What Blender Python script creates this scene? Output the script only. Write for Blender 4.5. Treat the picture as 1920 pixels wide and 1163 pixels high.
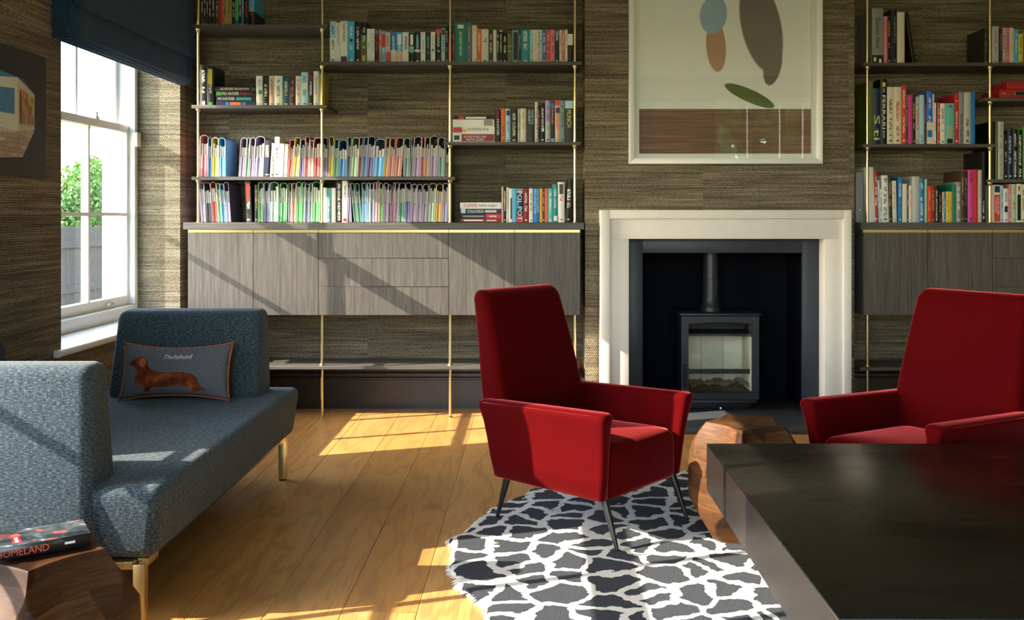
import bpy, bmesh, math, random
from mathutils import Matrix, Vector

for _o in list(bpy.data.objects):
    bpy.data.objects.remove(_o)
SC = bpy.context.scene
COL = SC.collection
R = math.radians
random.seed(7)

# ------------------------------------------------------------------ camera
F_PX, CX, CY, EYE = 1780.0, 1000.0, 405.0, 1.275      # focal length and horizon in pixels, eye height in metres
cam_data = bpy.data.cameras.new('camera')
cam_data.sensor_width = 36.0
cam_data.lens = F_PX / 1920.0 * 36.0
cam_data.shift_x = (960.0 - CX) / 1920.0
cam_data.shift_y = (CY - 581.5) / 1920.0
cam_data.clip_start = 0.05
cam_data.clip_end = 400
cam = bpy.data.objects.new('camera', cam_data)
COL.objects.link(cam)
cam.location = (0, 0, EYE)
cam.rotation_euler = (R(90), 0, 0)
SC.camera = cam

# ------------------------------------------------------------------ sky, sun, exposure
SUN_DIR = Vector((1.0, 0.33, -0.6)).normalized()
world = bpy.data.worlds.new('sky')
SC.world = world
world.use_nodes = True
_wn = world.node_tree
_sky = _wn.nodes.new('ShaderNodeTexSky')
_sky.sky_type = 'NISHITA'
_sky.sun_disc = False
_sky.sun_elevation = R(30)
_sky.sun_rotation = R(252)
_sky.air_density = 1.0
_sky.dust_density = 1.0
_sky.ozone_density = 1.0
_bg = _wn.nodes['Background']
_bg.inputs['Strength'].default_value = 2.35
_wn.links.new(_sky.outputs[0], _bg.inputs['Color'])

sun_data = bpy.data.lights.new('sun', 'SUN')
sun_data.energy = 21.0
sun_data.angle = R(0.27)
sun_data.color = (1.0, 0.91, 0.78)
sun = bpy.data.objects.new('sun', sun_data)
COL.objects.link(sun)
sun.rotation_euler = (-SUN_DIR).to_track_quat('Z', 'Y').to_euler()
sun.location = (-8, -2, 6)

SC.view_settings.view_transform = 'Standard'
SC.view_settings.look = 'None'
SC.view_settings.gamma = 1.0
SC.view_settings.use_curve_mapping = False
SC.view_settings.exposure = 0.0
SC.cycles.use_denoising = True
SC.cycles.max_bounces = 8
SC.cycles.diffuse_bounces = 5
SC.cycles.transparent_max_bounces = 16
SC.cycles.sample_clamp_indirect = 6.0


def portal(name, loc, rot, sx, sy):
    """marks a window opening for the renderer's sampling of the sky; gives no light of its own"""
    d = bpy.data.lights.new(name, 'AREA')
    d.shape = 'RECTANGLE'
    d.size, d.size_y = sx, sy
    d.cycles.is_portal = True
    o = bpy.data.objects.new(name, d)
    COL.objects.link(o)
    o.location, o.rotation_euler = loc, rot


# room measures (metres)
WX = -2.24            # left wall plane
WY = 6.30             # alcove back wall
BY = 5.973            # chimney breast front
BX0, BX1 = 0.326, 2.02
RX = 4.3              # right wall
RY = -1.2             # wall behind the camera
CZ = 3.2              # ceiling
W1, W2 = 6.02, 3.03   # far reveal of the two left windows
WIN_W = 1.517
SHELF_Y, ROD_Y, CAB_Y, SPINE_Y = 5.963, 6.0, 5.894, 6.022
portal('window_portal', (-2.75, W1 - WIN_W / 2, 1.5), (0, R(-90), 0), 1.9, 1.6)
portal('window_portal', (-2.75, W2 - WIN_W / 2, 1.5), (0, R(-90), 0), 1.9, 1.6)
portal('window_portal', (-0.3, RY - 0.25, 1.5), (R(90), 0, 0), 3.4, 2.6)
portal('window_portal', (3.15, RY - 0.25, 1.45), (R(90), 0, 0), 1.3, 2.9)


# ------------------------------------------------------------------ node helpers
def srgb(h):
    h = h.lstrip('#')
    out = []
    for i in (0, 2, 4):
        c = int(h[i:i + 2], 16) / 255.0
        out.append(c / 12.92 if c <= 0.04045 else ((c + 0.055) / 1.055) ** 2.4)
    return tuple(out)


class NT:
    def __init__(self, name):
        self.m = bpy.data.materials.new(name)
        self.m.use_nodes = True
        self.t = self.m.node_tree
        self.b = self.t.nodes['Principled BSDF']

    def n(self, typ, **kw):
        x = self.t.nodes.new(typ)
        for k, v in kw.items():
            setattr(x, k, v)
        return x

    def link(self, a, b):
        self.t.links.new(a, b)

    def put(self, sock, v):
        if isinstance(v, bpy.types.NodeSocket):
            self.link(v, sock)
        elif isinstance(v, (tuple, list)) and sock.type == 'RGBA':
            sock.default_value = tuple(v)[:3] + (1.0,)
        else:
            sock.default_value = v

    def math(self, op, a, b=0.0, c=0.0, clamp=False):
        x = self.n('ShaderNodeMath', operation=op)
        x.use_clamp = clamp
        self.put(x.inputs[0], a)
        self.put(x.inputs[1], b)
        self.put(x.inputs[2], c)
        return x.outputs[0]

    def mix(self, f, a, b, mode='MIX'):
        x = self.n('ShaderNodeMix', data_type='RGBA', blend_type=mode)
        self.put(x.inputs[0], f)
        self.put(x.inputs[6], a)
        self.put(x.inputs[7], b)
        return x.outputs[2]

    def coord(self, which='Object'):
        return self.n('ShaderNodeTexCoord').outputs[which]

    def sep(self, v):
        x = self.n('ShaderNodeSeparateXYZ')
        self.link(v, x.inputs[0])
        return x.outputs

    def comb(self, x=0.0, y=0.0, z=0.0):
        c = self.n('ShaderNodeCombineXYZ')
        self.put(c.inputs[0], x)
        self.put(c.inputs[1], y)
        self.put(c.inputs[2], z)
        return c.outputs[0]

    def vmul(self, v, s):
        x = self.n('ShaderNodeVectorMath', operation='MULTIPLY')
        self.link(v, x.inputs[0])
        self.put(x.inputs[1], s)
        return x.outputs[0]

    def vadd(self, v, s):
        x = self.n('ShaderNodeVectorMath', operation='ADD')
        self.link(v, x.inputs[0])
        self.put(x.inputs[1], s)
        return x.outputs[0]

    def noise(self, v, scale=5.0, detail=3.0, rough=0.5, dist=0.0):
        x = self.n('ShaderNodeTexNoise')
        self.link(v, x.inputs['Vector'])
        x.inputs['Scale'].default_value = scale
        x.inputs['Detail'].default_value = detail
        x.inputs['Roughness'].default_value = rough
        x.inputs['Distortion'].default_value = dist
        return x.outputs['Fac']

    def ramp(self, f, stops):
        x = self.n('ShaderNodeValToRGB')
        self.link(f, x.inputs[0])
        e = x.color_ramp.elements
        while len(e) < len(stops):
            e.new(0.5)
        for el, (p, c) in zip(e, stops):
            el.position = p
            el.color = tuple(c)[:3] + (1.0,)
        return x.outputs[0]

    def step(self, f, lo, hi):
        x = self.n('ShaderNodeMapRange')
        x.interpolation_type = 'SMOOTHSTEP'
        self.put(x.inputs['Value'], f)
        x.inputs['From Min'].default_value = lo
        x.inputs['From Max'].default_value = hi
        return x.outputs[0]

    def attr(self, name, out='Color'):
        x = self.n('ShaderNodeAttribute')
        x.attribute_type = 'OBJECT'
        x.attribute_name = name
        return x.outputs[out]

    def bump(self, h, strength=0.3, dist=0.002):
        x = self.n('ShaderNodeBump')
        x.inputs['Strength'].default_value = strength
        x.inputs['Distance'].default_value = dist
        self.link(h, x.inputs['Height'])
        self.link(x.outputs[0], self.b.inputs['Normal'])

    def set(self, **kw):
        names = dict(color='Base Color', rough='Roughness', metal='Metallic', spec='Specular IOR Level',
                     sheen='Sheen Weight', sheen_rough='Sheen Roughness', sheen_tint='Sheen Tint', coat='Coat Weight', coat_rough='Coat Roughness')
        for k, v in kw.items():
            self.put(self.b.inputs[names[k]], v)
        return self.m


def plain(name, col, rough=0.5, metal=0.0, spec=0.5, var=0.12, scale=40.0, bump=0.0):
    m = NT(name)
    p = m.coord()
    f = m.noise(p, scale, 3)
    c = m.mix(f, tuple(x * (1 - var) for x in col), tuple(min(1, x * (1 + var)) for x in col))
    if bump:
        m.bump(f, bump, 0.002)
    return m.set(color=c, rough=rough, metal=metal, spec=spec)


M = {}


def make_materials():
    # woven grasscloth wallpaper
    m = NT('woven_wallpaper')
    s = m.sep(m.coord())
    u = m.math('ADD', s[0], s[1])
    z = s[2]
    wob = m.noise(m.comb(m.math('MULTIPLY', u, 9.0), 0.0, m.math('MULTIPLY', z, 30.0)), 1.0, 2)
    zz = m.math('ADD', z, m.math('MULTIPLY', wob, 0.006))
    row = m.math('FLOOR', m.math('DIVIDE', zz, 0.0105))
    off = m.math('MULTIPLY', m.math('MODULO', m.math('ADD', row, 2000), 2.0), 0.5)
    wob2 = m.noise(m.comb(m.math('MULTIPLY', u, 40.0), 3.0, m.math('MULTIPLY', z, 95.0)), 1.0, 1)
    uu = m.math('ADD', m.math('ADD', m.math('DIVIDE', u, 0.0122), off), m.math('MULTIPLY', wob2, 0.55))
    su = m.math('ABSOLUTE', m.math('SINE', m.math('MULTIPLY', uu, math.pi)))
    sz = m.math('ABSOLUTE', m.math('SINE', m.math('MULTIPLY', zz, math.pi / 0.0105)))
    dot = m.math('MULTIPLY', m.math('POWER', su, 1.5), m.math('POWER', sz, 1.6))
    panel = m.math('FLOOR', m.math('DIVIDE', m.math('ADD', u, 20.56), 0.92))
    st = m.comb(m.math('MULTIPLY', u, 2.2), m.math('MULTIPLY', z, 70.0), m.math('MULTIPLY', panel, 7.3))
    n1 = m.noise(st, 1.0, 3, 0.6)
    st2 = m.comb(m.math('MULTIPLY', u, 0.9), m.math('MULTIPLY', z, 16.0), m.math('MULTIPLY', panel, 3.1))
    n2 = m.noise(st2, 1.0, 2, 0.5)
    n3 = m.noise(m.comb(m.math('MULTIPLY', u, 60.0), 0.0, m.math('MULTIPLY', z, 110.0)), 1.0, 2)
    yarn = m.ramp(n1, [(0.25, (0.2052, 0.1596, 0.0950)), (0.5, (0.4256, 0.3496, 0.2280)), (0.75, (0.5928, 0.5092, 0.3648))])
    gap = m.ramp(n1, [(0.3, (0.0502, 0.0357, 0.0213)), (0.5, (0.1140, 0.0874, 0.0532)), (0.72, (0.2280, 0.1786, 0.1102))])
    c = m.mix(m.math('MULTIPLY', m.step(dot, 0.12, 0.70), m.step(n3, 0.25, 0.6)), gap, yarn)
    c = m.mix(m.math('MULTIPLY', m.step(n2, 0.62, 0.38), 0.5), c, m.mix(0.6, c, (0.0266, 0.0198, 0.0122)))
    m.bump(m.math('ADD', dot, m.math('MULTIPLY', n1, 0.6)), 0.5, 0.003)
    M['wallpaper'] = m.set(color=c, rough=0.75, spec=0.25)

    # oak boards
    m = NT('oak_board')
    inf = m.n('ShaderNodeObjectInfo').outputs['Random']
    p = m.vadd(m.coord(), m.comb(m.math('MULTIPLY', inf, 37.0), m.math('MULTIPLY', inf, 91.0), 0.0))
    d = m.noise(m.vmul(p, (5.0, 0.9, 1.0)), 1.0, 3, 0.5)
    q = m.sep(p)
    rings = m.math('SINE', m.math('ADD', m.math('MULTIPLY', q[0], 34.0), m.math('MULTIPLY', d, 46.0)))
    fine = m.noise(m.vmul(p, (190.0, 5.0, 1.0)), 1.0, 3, 0.6)
    knot = m.noise(m.vmul(p, (3.2, 1.3, 1.0)), 1.3, 2, 0.4)
    base = m.mix(inf, (0.49, 0.232, 0.062), (0.60, 0.308, 0.100))
    c = m.mix(m.math('MULTIPLY', m.step(rings, 0.1, 1.0), 0.36), base, (0.27, 0.120, 0.036))
    c = m.mix(m.math('MULTIPLY', m.step(fine, 0.48, 0.72), 0.48), c, (0.23, 0.10, 0.032))
    c = m.mix(m.math('MULTIPLY', m.step(knot, 0.66, 0.76), 0.6), c, (0.16, 0.075, 0.028))
    m.bump(fine, 0.12, 0.001)
    M['oak'] = m.set(color=c, rough=0.36, spec=0.45)

    # grey-stained oak veneer (vertical grain) and the same on shelves (grain along x)
    for nm, k in (('veneer', (60.0, 60.0, 2.2)), ('veneer_flat', (2.2, 60.0, 60.0))):
        m = NT('grey_oak_' + nm)
        inf = m.n('ShaderNodeObjectInfo').outputs['Random']
        p = m.vadd(m.coord(), m.comb(m.math('MULTIPLY', inf, 11.0), 0.0, m.math('MULTIPLY', inf, 17.0)))
        g = m.noise(m.vmul(p, k), 1.0, 4, 0.65)
        g2 = m.noise(m.vmul(p, tuple(x * 0.12 for x in k)), 1.0, 2, 0.5)
        g3 = m.noise(m.vmul(p, tuple(x * 4.0 for x in k)), 1.0, 2, 0.5)
        c = m.ramp(g, [(0.25, (0.0480, 0.0400, 0.0344)), (0.55, (0.0920, 0.0800, 0.0680)), (0.8, (0.1320, 0.1168, 0.1008))])
        c = m.mix(m.math('MULTIPLY', m.step(g2, 0.4, 0.6), 0.3), c, (0.0576, 0.0488, 0.0416))
        c = m.mix(m.math('MULTIPLY', m.step(g3, 0.5, 0.7), 0.35), c, (0.1400, 0.1240, 0.1064))
        m.bump(g3, 0.15, 0.001)
        M[nm] = m.set(color=c, rough=0.5, spec=0.35)

    M['brass'] = plain('polished_brass', (0.84, 0.66, 0.34), 0.30, 1.0, var=0.06)
    M['brass_soft'] = plain('satin_brass', (0.72, 0.53, 0.25), 0.34, 1.0, var=0.06)
    M['brass_trim'] = plain('brass_finger_pull', (0.66, 0.50, 0.23), 0.38, 0.85, var=0.05)
    M['white'] = plain('white_gloss_paint', (0.80, 0.79, 0.76), 0.35, var=0.02)
    M['white_frame'] = plain('white_picture_frame', (0.84, 0.81, 0.76), 0.45, var=0.02)
    M['mount'] = plain('white_mount_board', (0.82, 0.79, 0.73), 0.7, var=0.02)
    M['ceiling'] = plain('ceiling_paint', (0.80, 0.79, 0.76), 0.9, var=0.02)
    M['plaster'] = plain('pale_plaster', (0.62, 0.59, 0.53), 0.9, var=0.03)
    M['skirting'] = plain('dark_brown_skirting_paint', (0.022, 0.018, 0.015), 0.3, var=0.05)
    M['stone'] = plain('limestone', (0.74, 0.675, 0.59), 0.65, spec=0.3, var=0.06, scale=18, bump=0.05)
    M['slate'] = plain('honed_slate', (0.026, 0.030, 0.040), 0.45, spec=0.4, var=0.18, scale=9, bump=0.04)
    M['slate_hearth'] = plain('slate_hearth', (0.045, 0.047, 0.051), 0.45, var=0.15, scale=12, bump=0.04)
    M['soot'] = plain('black_chamber_board', (0.0035, 0.004, 0.007), 0.85, spec=0.1, var=0.3, scale=6)
    M['iron'] = plain('charcoal_stove_paint', (0.014, 0.0155, 0.019), 0.42, spec=0.45, var=0.06, scale=120)
    M['flue'] = plain('flue_paint', (0.019, 0.021, 0.026), 0.36, var=0.06)
    M['firebrick'] = plain('firebrick', (0.74, 0.64, 0.46), 0.85, var=0.12, scale=25, bump=0.2)
    M['ash'] = plain('ash_bed', (0.16, 0.14, 0.12), 0.95, var=0.4, scale=80, bump=0.5)
    M['steel'] = plain('polished_steel', (0.72, 0.72, 0.72), 0.2, 1.0, var=0.03)
    M['paper'] = plain('book_pages', (0.70, 0.64, 0.52), 0.9, var=0.10, scale=300)
    M['sheet'] = plain('paper_sheets', (0.60, 0.56, 0.50), 0.9, var=0.15, scale=60)
    M['black_leg'] = plain('black_tapered_leg_metal', (0.030, 0.028, 0.026), 0.32, 0.6, var=0.1)

    # clear glass
    m = NT('window_glass')
    t = m.t
    tr = m.n('ShaderNodeBsdfTransparent')
    tr.inputs[0].default_value = (0.97, 0.985, 0.98, 1)
    gl = m.n('ShaderNodeBsdfGlossy')
    gl.inputs['Roughness'].default_value = 0.01
    lw = m.n('ShaderNodeLayerWeight')          # two-sided Schlick reflectance
    fres = m.math('ADD', m.math('MULTIPLY', m.math('POWER', lw.outputs['Facing'], 5.0), 0.94), 0.04)
    wv = m.noise(m.coord(), 3.0, 2)
    bp = m.n('ShaderNodeBump')
    bp.inputs['Strength'].default_value = 0.02
    m.link(wv, bp.inputs['Height'])
    m.link(bp.outputs[0], gl.inputs['Normal'])
    lw.inputs['Blend'].default_value = 0.5
    mx = m.n('ShaderNodeMixShader')
    m.link(fres, mx.inputs[0])
    m.link(tr.outputs[0], mx.inputs[1])
    m.link(gl.outputs[0], mx.inputs[2])
    m.link(mx.outputs[0], t.nodes['Material Output'].inputs['Surface'])
    M['glass'] = m.m

    # red velvet
    m = NT('red_velvet')
    p = m.coord()
    n1 = m.noise(p, 9.0, 3)
    n2 = m.noise(p, 600.0, 2)
    c = m.mix(n1, (0.050, 0.0003, 0.0007), (0.074, 0.0004, 0.0010))
    m.bump(n2, 0.12, 0.001)
    M['velvet'] = m.set(color=c, rough=0.85, spec=0.04, sheen=0.70, sheen_rough=0.32, sheen_tint=(1.0, 0.13, 0.12))

    # sofa fabric: melange weave
    m = NT('blue_melange_fabric')
    s = m.sep(m.coord())
    h = m.math('ADD', s[0], m.math('MULTIPLY', s[1], 0.9))
    w1 = m.noise(m.comb(m.math('MULTIPLY', h, 70.0), 0.0, m.math('MULTIPLY', m.math('ADD', s[2], m.math('MULTIPLY', s[1], 0.35)), 330.0)), 1.0, 3, 0.6)
    w2 = m.noise(m.comb(m.math('MULTIPLY', h, 320.0), m.math('MULTIPLY', s[1], 110.0), m.math('MULTIPLY', s[2], 110.0)), 1.0, 2, 0.5)
    w3 = m.noise(m.comb(m.math('MULTIPLY', h, 14.0), m.math('MULTIPLY', s[1], 14.0), m.math('MULTIPLY', s[2], 120.0)), 1.0, 3, 0.6)
    c = m.ramp(w1, [(0.3, (0.0068, 0.0110, 0.0161)), (0.5, (0.0289, 0.0442, 0.0570)), (0.76, (0.1785, 0.2167, 0.2380))])
    c = m.mix(m.math('MULTIPLY', m.step(w2, 0.5, 0.7), 0.40), c, (0.1020, 0.1360, 0.1547))
    c = m.mix(m.math('MULTIPLY', m.step(w3, 0.5, 0.7), 0.4), c, (0.0187, 0.0306, 0.0425))
    m.bump(m.math('ADD', w1, w2), 0.5, 0.002)
    M['sofa'] = m.set(color=c, rough=0.9, spec=0.12, sheen=0.12)

    # navy blind fabric
    m = NT('navy_blind_fabric')
    p = m.coord()
    w1 = m.noise(m.vmul(p, (90.0, 90.0, 700.0)), 1.0, 2)
    w2 = m.noise(m.vmul(p, (600.0, 600.0, 60.0)), 1.0, 2)
    c = m.ramp(m.math('MULTIPLY', m.math('ADD', w1, w2), 0.5), [(0.35, (0.006, 0.018, 0.044)), (0.65, (0.020, 0.058, 0.130))])
    m.bump(w1, 0.4, 0.001)
    M['blind'] = m.set(color=c, rough=0.85, spec=0.2, sheen=0.1)

    # walnut
    m = NT('laminated_walnut')
    p = m.coord()
    s = m.sep(p)
    ang = m.math('ARCTAN2', s[1], s[0])
    lay = m.math('FLOOR', m.math('DIVIDE', m.math('ADD', s[2], m.math('MULTIPLY', m.math('SINE', m.math('MULTIPLY', ang, 2.0)), 0.012)), 0.062))
    blk = m.math('FLOOR', m.math('ADD', m.math('MULTIPLY', ang, 0.95), m.math('MULTIPLY', lay, 0.37)))
    wn = m.n('ShaderNodeTexWhiteNoise', noise_dimensions='2D')
    m.link(m.comb(lay, blk, 0.0), wn.inputs['Vector'])
    rnd = wn.outputs['Value']
    g = m.noise(m.vadd(m.vmul(p, (7.0, 7.0, 85.0)), m.comb(m.math('MULTIPLY', rnd, 31.0), 0.0, 0.0)), 1.0, 4, 0.6, 1.2)
    base = m.mix(rnd, (0.032, 0.012, 0.005), (0.125, 0.052, 0.019))
    c = m.mix(m.step(g, 0.35, 0.7), base, m.mix(0.55, base, (0.018, 0.007, 0.003)))
    M['walnut'] = m.set(color=c, rough=0.52, spec=0.12)

    # rug: leopard pattern in cream and blue-black pile
    m = NT('leopard_rug_pile')
    p = m.coord()
    nx = m.noise(p, 5.5, 3, 0.55)
    ny = m.noise(m.vadd(p, (7.1, 3.3, 0.0)), 5.5, 3, 0.55)
    fx = m.noise(p, 45.0, 2)
    q = m.sep(p)
    vx = m.math('ADD', m.math('ADD', m.math('MULTIPLY', q[0], 1.10), m.math('MULTIPLY', q[1], -0.30)), m.math('ADD', m.math('MULTIPLY', nx, 0.20), m.math('MULTIPLY', fx, 0.022)))
    vy = m.math('ADD', m.math('ADD', m.math('MULTIPLY', q[1], 1.12), m.math('MULTIPLY', q[0], 0.18)), m.math('ADD', m.math('MULTIPLY', ny, 0.20), m.math('MULTIPLY', fx, 0.016)))
    vo = m.n('ShaderNodeTexVoronoi', feature='DISTANCE_TO_EDGE', voronoi_dimensions='2D')
    vo.inputs['Scale'].default_value = 6.2
    vo.inputs['Randomness'].default_value = 0.82
    m.link(m.comb(vx, vy, 0.0), vo.inputs['Vector'])
    mask = m.step(vo.outputs['Distance'], 0.108, 0.125)
    pile = m.noise(p, 420.0, 2)
    pile2 = m.noise(p, 110.0, 2)
    white = m.mix(pile, (0.62, 0.58, 0.52), (0.84, 0.80, 0.74))
    dark = m.mix(pile, (0.003, 0.004, 0.007), (0.030, 0.034, 0.045))
    c = m.mix(mask, white, dark)
    m.bump(m.math('ADD', m.math('ADD', pile, pile2), m.math('MULTIPLY', mask, -1.2)), 0.7, 0.006)
    M['rug'] = m.set(color=c, rough=0.95, spec=0.08, sheen=0.1)
    M['fringe'] = plain('cream_rug_fringe', (0.66, 0.61, 0.54), 0.95, var=0.2, scale=90)

    # table
    m = NT('dark_patinated_table_top')
    p = m.coord()
    f1 = m.noise(m.vmul(p, (2.0, 5.0, 2.0)), 1.0, 4, 0.5, 0.4)
    f2 = m.noise(m.vmul(p, (30.0, 160.0, 30.0)), 1.0, 3)
    c = m.ramp(f1, [(0.3, (0.003, 0.0027, 0.0018)), (0.7, (0.009, 0.0078, 0.005))])
    m.link(m.math('ADD', m.math('MULTIPLY', f1, 0.10), 0.22), m.b.inputs['Roughness'])
    m.bump(f2, 0.015, 0.0004)
    m.set(color=c, spec=0.22)
    M['table'] = m.m
    m = NT('brushed_bronze_table_edge')
    p = m.coord()
    f = m.noise(m.vmul(p, (25.0, 25.0, 340.0)), 1.0, 3)
    f2 = m.noise(m.vmul(p, (4.0, 4.0, 4.0)), 1.0, 2)
    c = m.mix(f2, (0.10, 0.077, 0.060), (0.17, 0.135, 0.11))
    m.bump(f, 0.12, 0.0006)
    M['bronze'] = m.set(color=c, rough=0.27, metal=0.9)

    # books: colours and spine print come from each book's own properties
    m = NT('book_cover')
    g = m.sep(m.coord('Generated'))
    pp = m.sep(m.attr('print_zone', 'Vector'))      # split height, print low, print high
    sd = m.attr('seed', 'Fac')
    c1, c2, ink = m.attr('colour'), m.attr('colour_two'), m.attr('ink')
    low = m.math('LESS_THAN', g[2], pp[0])
    c = m.mix(low, c1, c2)
    zone = m.math('MULTIPLY', m.math('GREATER_THAN', g[2], pp[1]), m.math('LESS_THAN', g[2], pp[2]))
    midx = m.math('LESS_THAN', m.math('ABSOLUTE', m.math('SUBTRACT', g[0], 0.5)), 0.21)
    let = m.noise(m.comb(m.math('MULTIPLY', g[0], 3.6), sd, m.math('MULTIPLY', g[2], 78.0)), 1.0, 1, 0.4)
    word = m.noise(m.comb(0.0, m.math('MULTIPLY', sd, 1.7), m.math('MULTIPLY', g[2], 7.0)), 1.0, 0)
    mk = m.math('MULTIPLY', m.math('MULTIPLY', zone, midx), m.math('MULTIPLY', m.step(let, 0.47, 0.52), m.step(word, 0.36, 0.40)))
    logo = m.math('MULTIPLY', m.math('MULTIPLY', m.math('GREATER_THAN', g[2], 0.05), m.math('LESS_THAN', g[2], 0.085)),
                  m.math('LESS_THAN', m.math('ABSOLUTE', m.math('SUBTRACT', g[0], 0.5)), 0.2))
    mk = m.math('MAXIMUM', mk, m.math('MULTIPLY', logo, m.math('GREATER_THAN', pp[2], 0.01)))
    c = m.mix(m.math('MULTIPLY', mk, 0.9), c, ink)
    M['book'] = m.set(color=c, rough=0.45, spec=0.4)

    m = NT('card_folder')
    p = m.coord()
    n = m.noise(p, 60.0, 2)
    c1 = m.attr('colour')
    c = m.mix(0.16, m.mix(m.math('MULTIPLY', n, 0.2), c1, m.mix(0.5, c1, (0.05, 0.05, 0.05))), (0.55, 0.52, 0.50))
    M['folder'] = m.set(color=c, rough=0.6, spec=0.3)
    m = NT('card_folder_edge')
    c1 = m.attr('colour')
    n = m.noise(m.coord(), 60.0, 2)
    c = m.mix(m.math('ADD', 0.35, m.math('MULTIPLY', n, 0.2)), c1, (0.85, 0.83, 0.80))
    M['folder_edge'] = m.set(color=c, rough=0.6)

    # cushion
    m = NT('slate_needlepoint')
    p = m.coord()
    s = m.sep(p)
    dg = m.math('SINE', m.math('MULTIPLY', m.math('ADD', s[0], m.math('MULTIPLY', s[2], 1.2)), 260.0))
    n = m.noise(p, 300.0, 2)
    n2 = m.noise(p, 14.0, 2)
    c = m.mix(m.math('MULTIPLY', m.step(dg, -0.4, 0.8), 0.5), (0.105, 0.102, 0.115), (0.150, 0.146, 0.160))
    c = m.mix(m.math('MULTIPLY', n2, 0.6), c, (0.105, 0.112, 0.128))
    m.bump(n, 0.4, 0.001)
    M['cushion'] = m.set(color=c, rough=0.95, spec=0.1)
    M['piping'] = plain('rust_piping', (0.36, 0.085, 0.026), 0.8, var=0.2, scale=200)
    m = NT('chestnut_needlepoint')
    p = m.coord()
    n = m.noise(p, 22.0, 3)
    n2 = m.noise(p, 350.0, 2)
    c = m.ramp(n, [(0.35, (0.075, 0.014, 0.007)), (0.55, (0.17, 0.036, 0.012)), (0.7, (0.33, 0.085, 0.025))])
    m.bump(n2, 0.4, 0.001)
    M['chestnut'] = m.set(color=c, rough=0.95, spec=0.1)

    for nm, col in dict(ink_white='#e8e4da', ink_black='#15140f', ink_red='#c0301f', ink_gold='#c9a24a', ink_yellow='#d8d36a',
                        ink_blue='#bfe0e6', ink_orange='#e0512c', thread='#d9d4c4', tan_thread='#c08258').items():
        M[nm] = plain(nm, srgb(col), 0.6, var=0.05)


make_materials()
# ------------------------------------------------------------------ mesh helpers
ROOTM = {}


def place(o, parent=None):
    COL.objects.link(o)
    if parent is not None:
        o.parent = parent
        if parent in ROOTM:
            o.matrix_parent_inverse = ROOTM[parent].inverted()
    return o


def tag(o, label=None, cat=None, group=None, kind=None):
    for k, v in (('label', label), ('category', cat), ('group', group), ('kind', kind)):
        if v:
            o[k] = v
    return o


def thing(name, loc, label, cat, group=None, kind=None, local=False, rotz=0.0):
    """Empty at a thing's base. local=False: the parts' vertices are given in world space."""
    o = bpy.data.objects.new(name, None)
    o.empty_display_size = 0.1
    COL.objects.link(o)
    o.location = loc
    o.rotation_euler = (0, 0, rotz)
    if not local:
        ROOTM[o] = Matrix.Translation(loc) @ Matrix.Rotation(rotz, 4, 'Z')
    return tag(o, label, cat, group, kind)


def from_data(name, verts, faces, mat, parent=None, smooth=False, mats=None, fmat=None):
    me = bpy.data.meshes.new(name)
    me.from_pydata([tuple(v) for v in verts], [], faces)
    for mm in (mats or [mat]):
        me.materials.append(mm)
    if fmat:
        me.polygons.foreach_set('material_index', fmat)
    if smooth:
        me.polygons.foreach_set('use_smooth', [True] * len(me.polygons))
    me.update()
    return place(bpy.data.objects.new(name, me), parent)


def finish(name, bm, mat, parent=None, smooth=False, angle=None):
    bmesh.ops.recalc_face_normals(bm, faces=bm.faces[:])
    me = bpy.data.meshes.new(name)
    bm.to_mesh(me)
    bm.free()
    me.materials.append(mat)
    if smooth:
        me.polygons.foreach_set('use_smooth', [True] * len(me.polygons))
        if angle:
            me.set_sharp_from_angle(angle=R(angle))
    return place(bpy.data.objects.new(name, me), parent)


def add_box(bm, x0, x1, y0, y1, z0, z1):
    v = [bm.verts.new(p) for p in ((x0, y0, z0), (x1, y0, z0), (x1, y1, z0), (x0, y1, z0),
                                   (x0, y0, z1), (x1, y0, z1), (x1, y1, z1), (x0, y1, z1))]
    for f in ((0, 3, 2, 1), (4, 5, 6, 7), (0, 1, 5, 4), (1, 2, 6, 5), (2, 3, 7, 6), (3, 0, 4, 7)):
        bm.faces.new([v[i] for i in f])
    return v


def box(name, x0, x1, y0, y1, z0, z1, mat, parent=None, bevel=0.0, seg=2):
    bm = bmesh.new()
    add_box(bm, x0, x1, y0, y1, z0, z1)
    if bevel:
        bmesh.ops.bevel(bm, geom=bm.edges[:], offset=bevel, segments=seg, profile=0.5, affect='EDGES')
    return finish(name, bm, mat, parent, smooth=bool(bevel), angle=40)


def boxes(name, lst, mat, parent=None):
    bm = bmesh.new()
    for b in lst:
        add_box(bm, *b)
    return finish(name, bm, mat, parent)


def hexa(name, pts, mat, parent=None, bevel=0.0, seg=3, smooth=True):
    bm = bmesh.new()
    v = [bm.verts.new(p) for p in pts]
    for f in ((0, 3, 2, 1), (4, 5, 6, 7), (0, 1, 5, 4), (1, 2, 6, 5), (2, 3, 7, 6), (3, 0, 4, 7)):
        bm.faces.new([v[i] for i in f])
    if bevel:
        bmesh.ops.bevel(bm, geom=bm.edges[:], offset=bevel, segments=seg, profile=0.5, affect='EDGES')
    return finish(name, bm, mat, parent, smooth=smooth, angle=50)


def rrect(x0, x1, y0, y1, r, n=4):
    """rounded rectangle, counter-clockwise list of (x, y)"""
    r = min(r, (x1 - x0) / 2 - 1e-5, (y1 - y0) / 2 - 1e-5)
    out = []
    for cx, cy, a0 in ((x1 - r, y1 - r, 0), (x0 + r, y1 - r, 90), (x0 + r, y0 + r, 180), (x1 - r, y0 + r, 270)):
        for i in range(n + 1):
            a = R(a0 + 90.0 * i / n)
            out.append((cx + r * math.cos(a), cy + r * math.sin(a)))
    return out


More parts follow.
